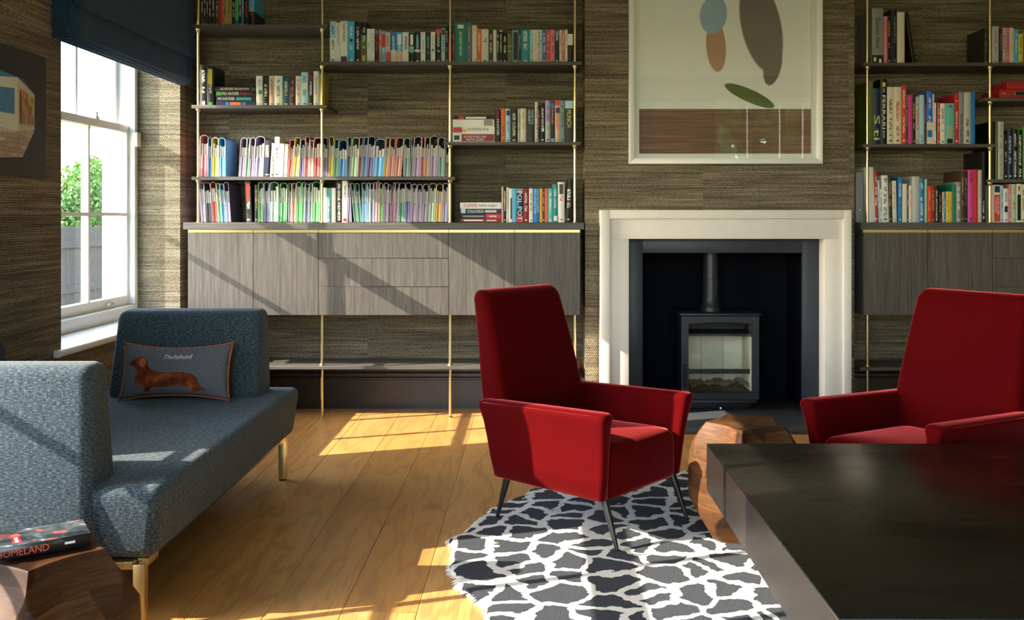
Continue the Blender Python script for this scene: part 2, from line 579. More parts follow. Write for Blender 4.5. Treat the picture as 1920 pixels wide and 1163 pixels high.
def loft(name, rings, mat, parent=None, smooth=True, angle=60, cap=True, closed=True):
    n = len(rings[0])
    verts = [p for r in rings for p in r]
    faces = []
    for k in range(len(rings) - 1):
        for i in range(n if closed else n - 1):
            j = (i + 1) % n
            faces.append((k * n + i, k * n + j, (k + 1) * n + j, (k + 1) * n + i))
    if cap:
        faces.append(tuple(range(n - 1, -1, -1)))
        faces.append(tuple((len(rings) - 1) * n + i for i in range(n)))
    o = from_data(name, verts, faces, mat, parent, smooth=smooth)
    if smooth and angle:
        o.data.set_sharp_from_angle(angle=R(angle))
    return o


def rod(name, a, b, ra, rb, mat, parent=None, n=12):
    a, b = Vector(a), Vector(b)
    d = (b - a).normalized()
    q = d.to_track_quat('Z', 'Y')
    rings = []
    for p, r in ((a, ra), (b, rb)):
        rings.append([p + q @ Vector((r * math.cos(2 * math.pi * i / n), r * math.sin(2 * math.pi * i / n), 0)) for i in range(n)])
    return loft(name, rings, mat, parent, angle=50)


def lathe(name, prof, mat, parent=None, n=24, loc=(0, 0, 0)):
    rings = [[(loc[0] + r * math.cos(2 * math.pi * i / n), loc[1] + r * math.sin(2 * math.pi * i / n), loc[2] + z) for i in range(n)] for r, z in prof]
    return loft(name, rings, mat, parent, angle=45)


def tube(name, pts, r, mat, parent=None, n=8, closed=False):
    pts = [Vector(p) for p in pts]
    rings = []
    m = len(pts)
    for i, p in enumerate(pts):
        a = pts[(i - 1) % m] if (closed or i > 0) else p
        b = pts[(i + 1) % m] if (closed or i < m - 1) else p
        q = (b - a).normalized().to_track_quat('Z', 'Y')
        rings.append([p + q @ Vector((r * math.cos(2 * math.pi * k / n), r * math.sin(2 * math.pi * k / n), 0)) for k in range(n)])
    if closed:
        rings.append(rings[0])
    return loft(name, rings, mat, parent, angle=0, cap=not closed)


def wall_grid(name, us, vs, hole, to_world, t, mat):
    """a wall with openings: front at depth 0, back at depth t, and the reveals; to_world(u, v, d)"""
    verts, idx, faces = [], {}, []

    def vid(i, j, k):
        if (i, j, k) not in idx:
            idx[(i, j, k)] = len(verts)
            verts.append(to_world(us[i], vs[j], t * k))
        return idx[(i, j, k)]
    nu, nv = len(us) - 1, len(vs) - 1
    solid = lambda i, j: 0 <= i < nu and 0 <= j < nv and not hole(0.5 * (us[i] + us[i + 1]), 0.5 * (vs[j] + vs[j + 1]))
    for i in range(nu):
        for j in range(nv):
            if not solid(i, j):
                continue
            faces.append((vid(i, j, 0), vid(i + 1, j, 0), vid(i + 1, j + 1, 0), vid(i, j + 1, 0)))
            faces.append((vid(i, j, 1), vid(i, j + 1, 1), vid(i + 1, j + 1, 1), vid(i + 1, j, 1)))
            for di, dj, a, b in ((-1, 0, (i, j), (i, j + 1)), (1, 0, (i + 1, j), (i + 1, j + 1)), (0, -1, (i, j), (i + 1, j)), (0, 1, (i, j + 1), (i + 1, j + 1))):
                if not solid(i + di, j + dj):
                    faces.append((vid(*a, 0), vid(*b, 0), vid(*b, 1), vid(*a, 1)))
    bm = bmesh.new()
    bv = [bm.verts.new(p) for p in verts]
    for f in faces:
        bm.faces.new([bv[i] for i in f])
    return tag(finish(name, bm, mat), kind='structure')


TEXTQ = []


def text(s, mat, parent, origin, xdir, ydir, length, height, name='lettering', shear=0.0, stretch=True):
    """lettering centred on origin, fitted to length x height"""
    TEXTQ.append((s, mat, parent, Vector(origin), Vector(xdir).normalized(), Vector(ydir).normalized(), length, height, name, shear, stretch))


def flush_text():
    objs = []
    for q in TEXTQ:
        cu = bpy.data.curves.new('lettering', 'FONT')
        cu.body = q[0]
        cu.resolution_u = 2
        cu.shear = q[9]
        cu.offset = 0.0
        o = bpy.data.objects.new('lettering', cu)
        COL.objects.link(o)
        objs.append(o)
    dg = bpy.context.evaluated_depsgraph_get()
    for o, q in zip(objs, TEXTQ):
        me = bpy.data.meshes.new_from_object(o.evaluated_get(dg))
        _, mat, parent, org, xd, yd, ln, ht, name, _, stretch = q
        co = [v.co.copy() for v in me.vertices]
        if not co:
            continue
        x0, x1 = min(c.x for c in co), max(c.x for c in co)
        y0, y1 = min(c.y for c in co), max(c.y for c in co)
        sx, sy = ln / max(1e-6, x1 - x0), ht / max(1e-6, y1 - y0)
        if not stretch:
            sx = sy = min(sx, sy)
        for v, c in zip(me.vertices, co):
            v.co = org + xd * ((c.x - (x0 + x1) / 2) * sx) + yd * ((c.y - (y0 + y1) / 2) * sy)
        me.materials.clear()
        me.materials.append(mat)
        me.name = name
        place(bpy.data.objects.new(name, me), parent)
    for o in objs:
        cu = o.data
        bpy.data.objects.remove(o)
        bpy.data.curves.remove(cu)


def at(x, y, Y):
    """world point at depth Y of a spot measured on the photograph"""
    return Vector(((x - CX) * Y / F_PX, Y, EYE + (CY - y) * Y / F_PX))


def wx(x, Y):
    return (x - CX) * Y / F_PX


def wz(y, Y):
    return EYE + (CY - y) * Y / F_PX


# ------------------------------------------------------------------ the room shell
def build_shell():
    fl = tag(boxes('floor', [(WX - 0.4, RX + 0.2, RY - 0.2, WY + 0.3, -0.12, -0.022)], M['soot']), kind='structure')
    # oak boards, each one a piece of the floor
    rnd = random.Random(3)
    bw, x = 0.243, -0.86 - 6 * 0.243
    joints = {4: [-0.3, 2.2, 4.02], 5: [0.6, 2.9, 4.02 + 1.1], 6: [-0.6, 1.75, 4.02], 7: [0.9, 3.05, 5.13], 8: [-0.4, 1.8, 4.0]}
    k = 0
    cache = {}
    while x < RX:
        cuts = [RY] + joints.get(k, sorted([rnd.uniform(-0.6, 0.8), rnd.uniform(1.6, 2.6), rnd.uniform(3.6, 4.8)])) + [WY]
        x0, x1 = max(x, WX), min(x + bw, RX)
        for a, b in zip(cuts[:-1], cuts[1:]):
            if x1 - x0 > 0.02:
                box('plank', x0 + 0.0006, x1 - 0.0006, a + 0.0008, b - 0.0008, -0.021, 0.0, M['oak'], fl, bevel=0.0012, seg=1)
        x += bw
        k += 1
    # left wall with two window openings
    n1, n2 = W1 - WIN_W, W2 - WIN_W
    wall_grid('wall_left', [RY, n2, W2, n1, W1, WY + 0.02], [0, 0.61, 2.62, CZ],
              lambda u, v: 0.61 < v < 2.62 and (n2 < u < W2 or n1 < u < W1),
              lambda u, v, d: (WX - d, u, v), 0.30, M['wallpaper'])
    tag(boxes('wall_back_left', [(WX, BX0, WY, WY + 0.2, 0, CZ)], M['wallpaper']), kind='structure')
    tag(boxes('wall_back_right', [(BX1, RX, WY, WY + 0.2, 0, CZ)], M['wallpaper']), kind='structure')
    wall_grid('wall_chimney', [BX0, 0.62, 1.75, BX1], [0, 1.09, CZ], lambda u, v: 0.62 < u < 1.75 and v < 1.09,
              lambda u, v, d: (u, BY + d, v), 0.327, M['wallpaper'])
    tag(boxes('wall_right', [(RX, RX + 0.2, RY, WY + 0.2, 0, CZ)], M['wallpaper']), kind='structure')
    tag(boxes('ceiling', [(WX - 0.3, RX + 0.2, RY - 0.2, WY + 0.2, CZ, CZ + 0.1)], M['ceiling']), kind='structure')
    wall_grid('wall_front', [WX - 0.3, -2.0, 1.4, 2.5, 3.8, RX + 0.2], [0, 0.2, 2.8, 2.9, CZ],
              lambda u, v: (-2.0 < u < 1.4 and 0.2 < v < 2.8) or (2.5 < u < 3.8 and v < 2.9),
              lambda u, v, d: (u, RY - d, v), 0.2, M['wallpaper'])
    # recess behind the stove
    t = 0.02
    rec = tag(boxes('wall_fire_recess', [(0.62 - t, 1.75 + t, 6.52, 6.54, 0, 1.12), (0.62 - t, 0.62, BY + 0.328, 6.52, 0, 1.12),
                                         (1.75, 1.75 + t, BY + 0.328, 6.52, 0, 1.12), (0.62, 1.75, BY + 0.05, 6.52, 1.07, 1.088)], M['soot']), kind='structure')
    box('side_board', 0.62, 0.632, BY + 0.02, 6.52, 0.041, 1.07, M['soot'], rec)
    box('side_board', 1.738, 1.75, BY + 0.02, 6.52, 0.041, 1.07, M['soot'], rec)
    # skirting
    for nm, x0, x1 in (('baseboard_back_left', WX + 0.02, BX0), ('baseboard_back_right', BX1, RX)):
        prof = [(0, 0), (-0.022, 0), (-0.022, 0.19), (-0.030, 0.195), (-0.030, 0.205), (-0.020, 0.212), (-0.020, 0.232), (-0.012, 0.245), (-0.012, 0.258), (0, 0.262)]
        rings = [[(x, WY + a, z) for a, z in prof] for x in (x0, x1)]
        tag(loft(nm, rings, M['skirting'], smooth=False), kind='structure')
    rings = [[(WX - a, y, z) for a, z in prof] for y in (RY, WY - 0.03)]
    tag(loft('baseboard_left', rings, M['skirting'], smooth=False), kind='structure')
    for nm, x in (('baseboard_breast_left', BX0), ('baseboard_breast_right', BX1)):
        sgn = 1 if x == BX0 else -1
        tag(boxes(nm, [(min(x, x - sgn * 0.022), max(x, x - sgn * 0.022), BY - 0.0, WY - 0.03, 0, 0.255)], M['skirting']), kind='structure')


def sash(parent, name, X, y0, y1, z0, z1, bars_y, bars_z, st=0.05, top=0.05, bot=0.05):
    """one sash: its own frame, glazing bars and panes"""
    d = 0.022
    bm = bmesh.new()
    us, vs = [y0 - st, y0, y1, y1 + st], [z0, z0 + bot, z1 - top, z1]
    sa = None
    verts, faces, idx = [], [], {}

    def vid(i, j, k):
        if (i, j, k) not in idx:
            idx[(i, j, k)] = bm.verts.new((X + d - 2 * d * k, us[i], vs[j]))
        return idx[(i, j, k)]
    for i in range(3):
        for j in range(3):
            if i == 1 and j == 1:
                for a, b in (((1, 1), (2, 1)), ((2, 1), (2, 2)), ((2, 2), (1, 2)), ((1, 2), (1, 1))):
                    bm.faces.new([vid(*a, 0), vid(*b, 0), vid(*b, 1), vid(*a, 1)])
                continue
            bm.faces.new([vid(i, j, 0), vid(i + 1, j, 0), vid(i + 1, j + 1, 0), vid(i, j + 1, 0)])
            bm.faces.new([vid(i, j, 1), vid(i + 1, j, 1), vid(i + 1, j + 1, 1), vid(i, j + 1, 1)])
    ring = [(0, 0), (1, 0), (2, 0), (3, 0), (3, 1), (3, 2), (3, 3), (2, 3), (1, 3), (0, 3), (0, 2), (0, 1)]
    for a, b in zip(ring, ring[1:] + ring[:1]):
        bm.faces.new([vid(*a, 0), vid(*b, 0), vid(*b, 1), vid(*a, 1)])
    sa = finish(name, bm, M['white'], parent)
    ya, za, zb = y0, z0 + bot, z1 - top
    for by in bars_y:
        box('glazing_bar', X - 0.02, X + 0.02, by - 0.012, by + 0.012, za, zb, M['white'], sa)
    ys = [y0] + list(bars_y) + [y1]
    zs = [za] + list(bars_z) + [zb]
    for a, b in zip(ys[:-1], ys[1:]):
        for bz in bars_z:
            box('glazing_bar', X - 0.019, X + 0.019, a + (0.010 if a != y0 else 0), b - (0.010 if b != y1 else 0), bz - 0.010, bz + 0.010, M['white'], sa)
        for c, e in zip(zs[:-1], zs[1:]):
            box('pane', X - 0.003, X + 0.001, a, b, c, e, M['glass'], sa)
    return sa


def build_side_window(name, yf, pane=0.50, dm=0.0):
    yn = yf - WIN_W
    w = thing(name, (WX - 0.3, (yn + yf) / 2, 0.61), None, None, kind='structure')
    xi, xo = -2.508, -2.72
    # box frame: two linings, head and sill member
    box('frame_jamb', xo, xi, yf - 0.032, yf, 0.645, 2.62, M['white'], w, 0.003)
    box('frame_jamb', xo, xi, yn, yn + 0.028, 0.645, 2.62, M['white'], w, 0.003)
    box('frame_head', xo, xi, yn + 0.028, yf - 0.032, 2.585, 2.62, M['white'], w, 0.003)
    box('frame_sill', xo, xi + 0.012, yn + 0.028, yf - 0.032, 0.645, 0.718, M['white'], w, 0.004)
    box('staff_bead', xi - 0.045, xi, yf - 0.046, yf - 0.032, 0.72, 2.585, M['white'], w, 0.003)
    # inner sill board with horns
    bm = bmesh.new()
    prof = [(WX - 0.275, yn), (WX, yn), (WX, yn - 0.07), (WX + 0.032, yn - 0.07), (WX + 0.032, yf + 0.07), (WX, yf + 0.07), (WX, yf), (WX - 0.275, yf)]
    lo = [bm.verts.new((x, y, 0.611)) for x, y in prof]
    hi = [bm.verts.new((x, y, 0.645)) for x, y in prof]
    bm.faces.new(lo)
    bm.faces.new(hi)
    for i in range(8):
        j = (i + 1) % 8
        bm.faces.new([lo[i], lo[j], hi[j], hi[i]])
    bmesh.ops.recalc_face_normals(bm, faces=bm.faces[:])
    ed = [e for e in bm.edges if all(abs(v.co.x - (WX + 0.032)) < 1e-4 for v in e.verts)]
    bmesh.ops.bevel(bm, geom=ed, offset=0.012, segments=3, profile=0.5, affect='EDGES')
    finish('window_sill', bm, M['white'], w)
    ga, gb = yn + 0.045, yf - 0.07
    b1, b2 = yf - 0.07 - pane, yf - 0.07 - 2 * pane
    lo_s = sash(w, 'lower_sash', -2.570, ga, gb, 0.720, 1.842 + dm, (b2, b1), (1.285 + dm * 0.5,), st=0.035, top=0.045, bot=0.058)
    sash(w, 'upper_sash', -2.642, ga, gb, 1.800 + dm, 2.584, (b2, b1), (), st=0.035, top=0.045, bot=0.042)
    # furniture: catch on the meeting rail, lift on the bottom rail, restrictor block on the far jamb
    o = box('sash_catch', -2.575, -2.555, b1 + 0.10, b1 + 0.155, 1.842 + dm, 1.856 + dm, M['steel'], lo_s, 0.004)
    lathe('catch_knob', [(0.010, 0), (0.012, 0.008), (0.005, 0.014), (0.009, 0.02), (0.006, 0.03), (0.001, 0.032)], M['steel'], lo_s, 12, (-2.565, b1 + 0.128, 1.856 + dm))
    box('sash_lift', -2.548, -2.530, b1 + 0.20, b1 + 0.29, 0.738, 0.752, M['steel'], lo_s, 0.005)
    box('restrictor', xi - 0.01, xi + 0.022, yf - 0.062, yf, 1.71, 1.80, M['white'], w, 0.003)
    return w


def build_blind(yf, label, up=0.0):
    """roman blind in front of the opening: main panel, folded lower panel, stacked folds"""
    y0, y1 = yf - WIN_W - 0.105, yf - 0.059
    b = thing('roman_blind', (WX, (y0 + y1) / 2, 2.09), label, 'blind', 'navy roman blinds')

    def sheet(name, xa, xb, zt, zb, belly=0.01, th=0.006):
        n, m = 12, 10
        verts, faces = [], []
        for s in (0, 1):
            for j in range(m + 1):
                t = j / m
                for i in range(n + 1):
                    u = i / n
                    x = xa + (xb - xa) * t + belly * math.sin(math.pi * t) + 0.004 * math.sin(u * 9 + t * 3) * t - s * th
                    z = zt + (zb - zt) * t - 0.006 * math.sin(math.pi * u) * t
                    verts.append((x, y0 + (y1 - y0) * u, z))
        N = (n + 1) * (m + 1)
        for s in (0, 1):
            for j in range(m):
                for i in range(n):
                    a = s * N + j * (n + 1) + i
                    q = (a, a + 1, a + n + 2, a + n + 1)
                    faces.append(q if s == 0 else q[::-1])
        for j in range(m):
            for i in (0, n):
                a = j * (n + 1) + i
                faces.append((a, a + n + 1, a + n + 1 + N, a + N))
        for i in range(n):
            for j in (0, m):
                a = j * (n + 1) + i
                faces.append((a, a + 1, a + 1 + N, a + N))
        return from_data(name, verts, faces, M['blind'], b, smooth=True)
    box('headrail', WX, WX + 0.06, y0, y1, 2.80, 2.85, M['white'], b)
    sheet('upper_panel', WX + 0.075, WX + 0.118, 2.85, 2.262, 0.012)
    sheet('lower_panel', WX + 0.060, WX + 0.100, 2.40, 2.125, 0.014)
    for k, (dx, zb) in enumerate(((0.098, 2.112), (0.088, 2.100), (0.078, 2.090), (0.062, 2.084))):
        # a hanging fold: flattened tube
        ring = []
        rings = []
        for y in (y0 + 0.004 * k, (y0 * 2 + y1) / 3, (y0 + 2 * y1) / 3, y1 - 0.004 * k):
            rings.append([(WX + dx - 0.016 + 0.012 * math.cos(a), y, zb + 0.022 + 0.020 * math.sin(a)) for a in [2 * math.pi * i / 10 for i in range(10)]])
        loft('fold', rings, M['blind'], b, angle=0)
    # gathered return at each end
    for y, s in ((y0, 1), (y1, -1)):
        for k in range(4):
            x = WX + 0.012 + 0.022 * k
            rings = []
            for j in range(7):
                t = j / 6
                z = 2.84 + (2.10 - 2.84) * t
                xx = x + 0.010 * t
                rings.append([(xx + 0.013 * math.cos(a), y + s * 0.008 + 0.007 * math.sin(a), z) for a in [2 * math.pi * i / 8 for i in range(8)]])
            loft('side_fold', rings, M['blind'], b, angle=0)
    if not up:
        tube('pull_chain', [(WX + 0.022, yf + 0.052, 2.78), (WX + 0.022, yf + 0.052, 1.42), (WX + 0.022, yf + 0.060, 1.388), (WX + 0.022, yf + 0.070, 1.42), (WX + 0.022, yf + 0.070, 2.78)], 0.0016, M['black_leg'], b, 6)
    for ch in b.children:
        ch.location.z += up
    return b


def build_garden():
    M['lawn'] = plain('mown_lawn', (0.10, 0.16, 0.04), 0.95, var=0.4, scale=6)
    M['leaf_green'] = plain('green_leaves', (0.17, 0.30, 0.06), 0.8, var=0.45, scale=3)
    M['leaf_dark'] = plain('dark_leaves', (0.11, 0.20, 0.045), 0.8, var=0.45, scale=3)
    M['leaf_rust'] = plain('autumn_leaves', (0.34, 0.15, 0.05), 0.8, var=0.45, scale=3)
    M['bark'] = plain('bark', (0.08, 0.055, 0.035), 0.9, var=0.3, scale=20)
    M['fence'] = plain('weathered_fence_board', (0.085, 0.056, 0.042), 0.85, var=0.2, scale=12)
    tag(boxes('ground', [(-60, WX - 0.32, -40, 60, -0.30, -0.15), (WX - 0.32, 60, -40, RY - 0.22, -0.30, -0.15), (WX - 0.32, 60, WY + 0.6, 60, -0.30, -0.15)], M['lawn']), kind='structure')
    fe = thing('garden_fence', (-6.2, 13, -0.15), 'brown boarded garden fence outside the sash window', 'fence')
    y = 8.0
    rnd = random.Random(5)
    while y < 20:
        box('board', -6.2, -6.175, y + 0.006, y + 0.19, -0.15, 1.13 + rnd.uniform(-0.01, 0.01), M['fence'], fe)
        y += 0.2
    box('rail', -6.175, -6.13, 8, 20, 0.25, 0.35, M['fence'], fe)
    box('rail', -6.175, -6.13, 8, 20, 0.85, 0.95, M['fence'], fe)
    # white painted outer post of the neighbouring bay
    po = thing('porch_post', (-3.235, 7.285, -0.15), 'white painted panelled post outside the sash window', 'post')
    box('shaft', -3.27, -3.20, 7.20, 7.37, -0.15, 2.0, M['white'], po, 0.006)
    box('cap', -3.29, -3.18, 7.18, 7.39, 2.0, 2.07, M['white'], po, 0.008)
    box('panel_bead', -3.20, -3.19, 7.225, 7.345, 0.35, 0.37, M['white'], po)
    box('panel_bead', -3.20, -3.19, 7.225, 7.345, 1.70, 1.72, M['white'], po)
    box('panel_bead', -3.20, -3.19, 7.225, 7.24, 0.37, 1.70, M['white'], po)
    box('panel_bead', -3.20, -3.19, 7.33, 7.345, 0.37, 1.70, M['white'], po)

    def tree(loc, h, rx, mat, label, seed, n=1500, leaf=0.13):
        rn = random.Random(seed)
        t = thing('garden_tree', loc, label, 'tree', 'trees in the garden')
        x, y, z = loc
        rod('trunk', (x, y, z), (x + 0.05, y, z + h * 0.55), 0.11 * h / 3, 0.05 * h / 3, M['bark'], t, 9)
        verts, faces = [], []
        lobes = [(rn.gauss(0, rx * 0.35), rn.gauss(0, rx * 0.35), rn.uniform(0.32, 0.85) * h, rn.uniform(0.35, 0.6) * rx) for _ in range(12)]
        lobes = [(a, b, min(c, h - d), d) for a, b, c, d in lobes]
        for k in range(n):
            a, b, c, d = lobes[k % len(lobes)]
            v = Vector((rn.gauss(0, 1), rn.gauss(0, 1), rn.gauss(0, 1))).normalized() * d * rn.uniform(0.6, 1.0) ** 0.6
            p = Vector((x + a, y + b, z + c)) + v
            q = Vector((rn.gauss(0, 1), rn.gauss(0, 1), rn.gauss(0, 1))).normalized()
            r = q.cross(Vector((rn.gauss(0, 1), rn.gauss(0, 1), rn.gauss(0, 1)))).normalized()
            s = leaf * rn.uniform(0.6, 1.3)
            i = len(verts)
            verts += [p - q * s, p + r * s * 0.5, p + q * s, p - r * s * 0.5]
            faces.append((i, i + 1, i + 2, i + 3))
        f = from_data('foliage', verts, faces, mat, t)
        f['kind'] = 'stuff'
    rows = [(-13.2, 24.6, 2.9, 0.95, 'leaf_rust', 'russet leaved tree beyond the fence, leftmost in the window'), (-11.4, 23.6, 2.5, 0.8, 'leaf_dark', 'low dark green tree beyond the fence, second from left in the window'),
            (-12.9, 27.4, 3.2, 1.0, 'leaf_green', 'bright green tree beyond the fence, in the middle of the window'), (-10.9, 26.2, 2.7, 0.9, 'leaf_rust', 'brown and russet tree beyond the fence, right of the window middle'),
            (-12.3, 30.4, 3.6, 1.1, 'leaf_green', 'tall green tree beyond the fence, beside the white post'), (-9.9, 28.6, 3.0, 1.0, 'leaf_dark', 'dark green tree beyond the fence, behind the white post')]
    for k, (x, y, h, rx, mt, lab) in enumerate(rows):
        tree((x, y, -0.15), h, rx, M[mt], lab, k + 1, 5000, 0.075)
    for k, (x, y, h, rx, lab) in enumerate(((2.9, -7.6, 5.4, 1.5, 'leftmost'), (5.9, -8.8, 6.4, 1.8, 'middle'), (9.6, -8.2, 6.0, 1.8, 'rightmost'))):
        tree((x, y, -0.15), h, rx, (M['leaf_green'], M['leaf_dark'])[k % 2], 'tall green garden tree seen reflected in the picture glass, %s of three' % lab, 20 + k, 12000, 0.17)


def build_front_glazing():
    for name, x0, x1, z0, z1, posts in (('door_1', 2.5, 3.8, 0.0, 2.9, (3.0, 3.45)), ('fill_window', -2.0, 1.4, 0.2, 2.8, (-0.85, 0.3))):  # the wider opening is unseen, added to let in fill daylight
        w = thing(name, ((x0 + x1) / 2, RY - 0.1, z0), None, None, kind='structure')
        ya, yb = RY - 0.15, RY - 0.08
        box('frame_jamb', x0, x0 + 0.06, ya, yb, z0, z1, M['white'], w)
        box('frame_jamb', x1 - 0.06, x1, ya, yb, z0, z1, M['white'], w)
        box('frame_head', x0 + 0.06, x1 - 0.06, ya, yb, z1 - 0.07, z1, M['white'], w)
        box('frame_sill', x0 + 0.06, x1 - 0.06, ya, yb, z0, z0 + 0.08, M['white'], w)
        for p in posts:
            box('mullion', p - 0.03, p + 0.03, ya, yb, z0 + 0.08, z1 - 0.07, M['white'], w)
        xs = [x0 + 0.06] + [q for p in posts for q in (p - 0.03, p + 0.03)] + [x1 - 0.06]
        for a, c in zip(xs[0::2], xs[1::2]):
            box('pane', a, c, RY - 0.118, RY - 0.112, z0 + 0.08, z1 - 0.07, M['glass'], w)


build_shell()
build_side_window('window_1', W1)
build_side_window('window_2', W2, 0.55, -0.07)
build_blind(W1, 'dark navy roman blind with stacked folds above the sash window')
build_blind(W2, 'dark navy roman blind over the window beside the camera', 0.22)
build_front_glazing()
build_garden()
# ------------------------------------------------------------------ fireplace
def build_fireplace():
    fs = thing('fireplace_surround', (1.18, 5.88, 0.0), 'pale limestone fireplace surround with stepped border and dark slate slips', 'fireplace')
    yo, yi, yb = 5.800, 5.822, BY - 0.0025
    x0, x1, zt = 0.414, 1.945, 1.311
    px0, px1, pz = 0.468, 1.897, 1.258          # panel edge inside the border
    ox0, ox1, oz = 0.586, 1.788, 1.134          # opening
    z0 = 0.042
    box('border_jamb', x0, px0, yo, yb, z0, zt, M['stone'], fs, 0.002)
    box('border_jamb', px1, x1, yo, yb, z0, zt, M['stone'], fs, 0.002)
    box('border_lintel', px0, px1, yo, yb, pz, zt, M['stone'], fs, 0.002)
    box('jamb_panel', px0, ox0, yi, yb, z0, oz, M['stone'], fs, 0.0015)
    box('jamb_panel', ox1, px1, yi, yb, z0, oz, M['stone'], fs, 0.0015)
    box('lintel_panel', px0, px1, yi, yb, oz, pz, M['stone'], fs, 0.0015)
    sy0 = 5.940
    for a in ((ox0, 0.684, z0, oz), (1.684, ox1, z0, oz)):
        box('slate_slip', a[0], a[1], sy0, sy0 + 0.03, a[2], a[3], M['slate'], fs, 0.001)
    box('slate_slip', 0.684, 1.684, sy0, sy0 + 0.03, 1.0435, oz, M['slate'], fs, 0.001)
    he = box('hearth_slab', 0.36, 2.0, 5.535, 6.515, 0.001, 0.0395, M['slate_hearth'], None, 0.004)
    tag(he, 'grey slate hearth slab under the stove and stone surround', 'hearth')

    st = thing('wood_stove', (1.187, 6.2, 0.041), 'charcoal cast iron wood stove with glazed door inside the fireplace', 'stove')
    sx0, sx1, yf, yk = 0.928, 1.446, 6.03, 6.36
    zb, ztop = 0.10, 0.640
    # body shell: open box so the firebox is real
    bm = bmesh.new()
    t = 0.012
    for b in ((sx0 + 0.02, sx0 + 0.02 + t, yf + 0.03, yk, zb, ztop), (sx1 - 0.02 - t, sx1 - 0.02, yf + 0.03, yk, zb, ztop),
              (sx0 + 0.032, sx1 - 0.032, yk - t, yk, zb, ztop), (sx0 + 0.032, sx1 - 0.032, yf + 0.03, yk - t, zb, zb + 0.05), (sx0 + 0.032, sx1 - 0.032, yf + 0.03, yk - t, ztop - t, ztop)):
        add_box(bm, *b)
    finish('body', bm, M['iron'], st)
    box('top_plate', sx0, sx1, yf - 0.005, yk + 0.01, ztop, ztop + 0.016, M['iron'], st, 0.005)
    box('plinth', sx0 + 0.05, sx1 - 0.05, yf + 0.06, yk - 0.03, 0.0405, zb, M['iron'], st, 0.004)
    box('ash_lip', sx0 + 0.03, sx1 - 0.03, yf - 0.02, yf + 0.06, zb - 0.012, zb + 0.006, M['iron'], st, 0.003)
    # door with an arched-top opening
    gx0, gx1, gz0, gz1 = 0.986, 1.392, 0.150, 0.600
    outer = [(sx0 + 0.012, zb + 0.008), (sx1 - 0.012, zb + 0.008), (sx1 - 0.012, ztop - 0.004), (sx0 + 0.012, ztop - 0.004)]
    n = 12
    top = [(gx1 + (gx0 - gx1) * i / n, gz1 - 0.012 + 0.012 * math.sin(math.pi * i / n)) for i in range(n + 1)]
    inner = [(gx0, gz0), (gx1, gz0)] + top
    bm = bmesh.new()
    front = {}
    rings = []
    for y in (yf, yf + 0.028):
        vo = [bm.verts.new((x, y, z)) for x, z in outer]
        vi = [bm.verts.new((x, y, z)) for x, z in inner]
        rings.append((vo, vi))
        bm.faces.new([vo[0], vo[1], vi[1], vi[0]])
        bm.faces.new([vo[1], vo[2], vi[2], vi[1]])
        bm.faces.new([vo[3], vo[0], vi[0], vi[-1]])
        bm.faces.new([vo[2], vo[3]] + vi[:1:-1])
    for k in (0, 1):
        a, b = rings[0][k], rings[1][k]
        for i in range(len(a)):
            j = (i + 1) % len(a)
            bm.faces.new([a[i], a[j], b[j], b[i]])
    door = finish('door', bm, M['iron'], st)
    box('door_glass', gx0 - 0.006, gx1 + 0.006, yf + 0.018, yf + 0.022, gz0 - 0.006, gz1 + 0.006, M['glass'], door)
    tube('door_handle', [(sx0 + 0.034, yf - 0.028, z) for z in (0.19, 0.22, 0.26, 0.31, 0.335)], 0.008, M['black_leg'], door, 10)
    rod('handle_pin', (sx0 + 0.034, yf - 0.028, 0.30), (sx0 + 0.034, yf + 0.002, 0.30), 0.006, 0.006, M['black_leg'], door)
    # firebox lining
    fy = yf + 0.034
    for k in range(3):
        w = (gx1 - gx0 + 0.03) / 3
        xa = gx0 - 0.015 + w * k
        box('back_brick', xa + 0.001, xa + w - 0.001, yk - 0.05, yk - t - 0.001, 0.155, 0.50, M['firebrick'], st, 0.002)
    for s in (0, 1):
        x = sx0 + 0.034 if s == 0 else sx1 - 0.034 - 0.026
        box('side_brick', x, x + 0.026, fy, yk - 0.052, 0.155, 0.50, M['firebrick'], st, 0.002)
    box('baffle', sx0 + 0.034, sx1 - 0.034, fy + 0.02, yk - t - 0.001, 0.505, 0.52, M['iron'], st)
    box('log_bar', gx0 - 0.015, gx1 + 0.015, fy + 0.006, fy + 0.014, 0.265, 0.295, M['iron'], st)
    # ash bed
    rn = random.Random(2)
    nx, ny = 20, 8
    verts, faces = [], []
    for j in range(ny + 1):
        for i in range(nx + 1):
            verts.append((gx0 - 0.012 + (gx1 - gx0 + 0.024) * i / nx, fy + 0.02 + 0.2 * j / ny, 0.175 + 0.035 * rn.random() * (1 if 0 < i < nx else 0)))
    for j in range(ny):
        for i in range(nx):
            a = j * (nx + 1) + i
            faces.append((a, a + 1, a + nx + 2, a + nx + 1))
    from_data('ash_bed', verts, faces, M['ash'], st, smooth=True)
    # flue
    lathe('flue_collar', [(0.055, 0), (0.068, 0.0), (0.068, 0.03), (0.060, 0.04), (0.057, 0.09)], M['iron'], st, 24, (1.157, 6.19, ztop + 0.016))
    lathe('flue_pipe', [(0.052, 0.04), (0.052, 0.2), (0.0535, 0.2), (0.0535, 0.21), (0.050, 0.212), (0.050, 0.412)], M['flue'], st, 24, (1.157, 6.19, ztop + 0.016))
    rod('air_control', (1.18, yf - 0.06, 0.066), (1.18, yf + 0.07, 0.07), 0.005, 0.005, M['steel'], st)
    lathe('control_knob', [(0.001, 0), (0.009, 0.003), (0.009, 0.012), (0.001, 0.015)], M['steel'], st, 10, (1.18, yf - 0.062, 0.06))


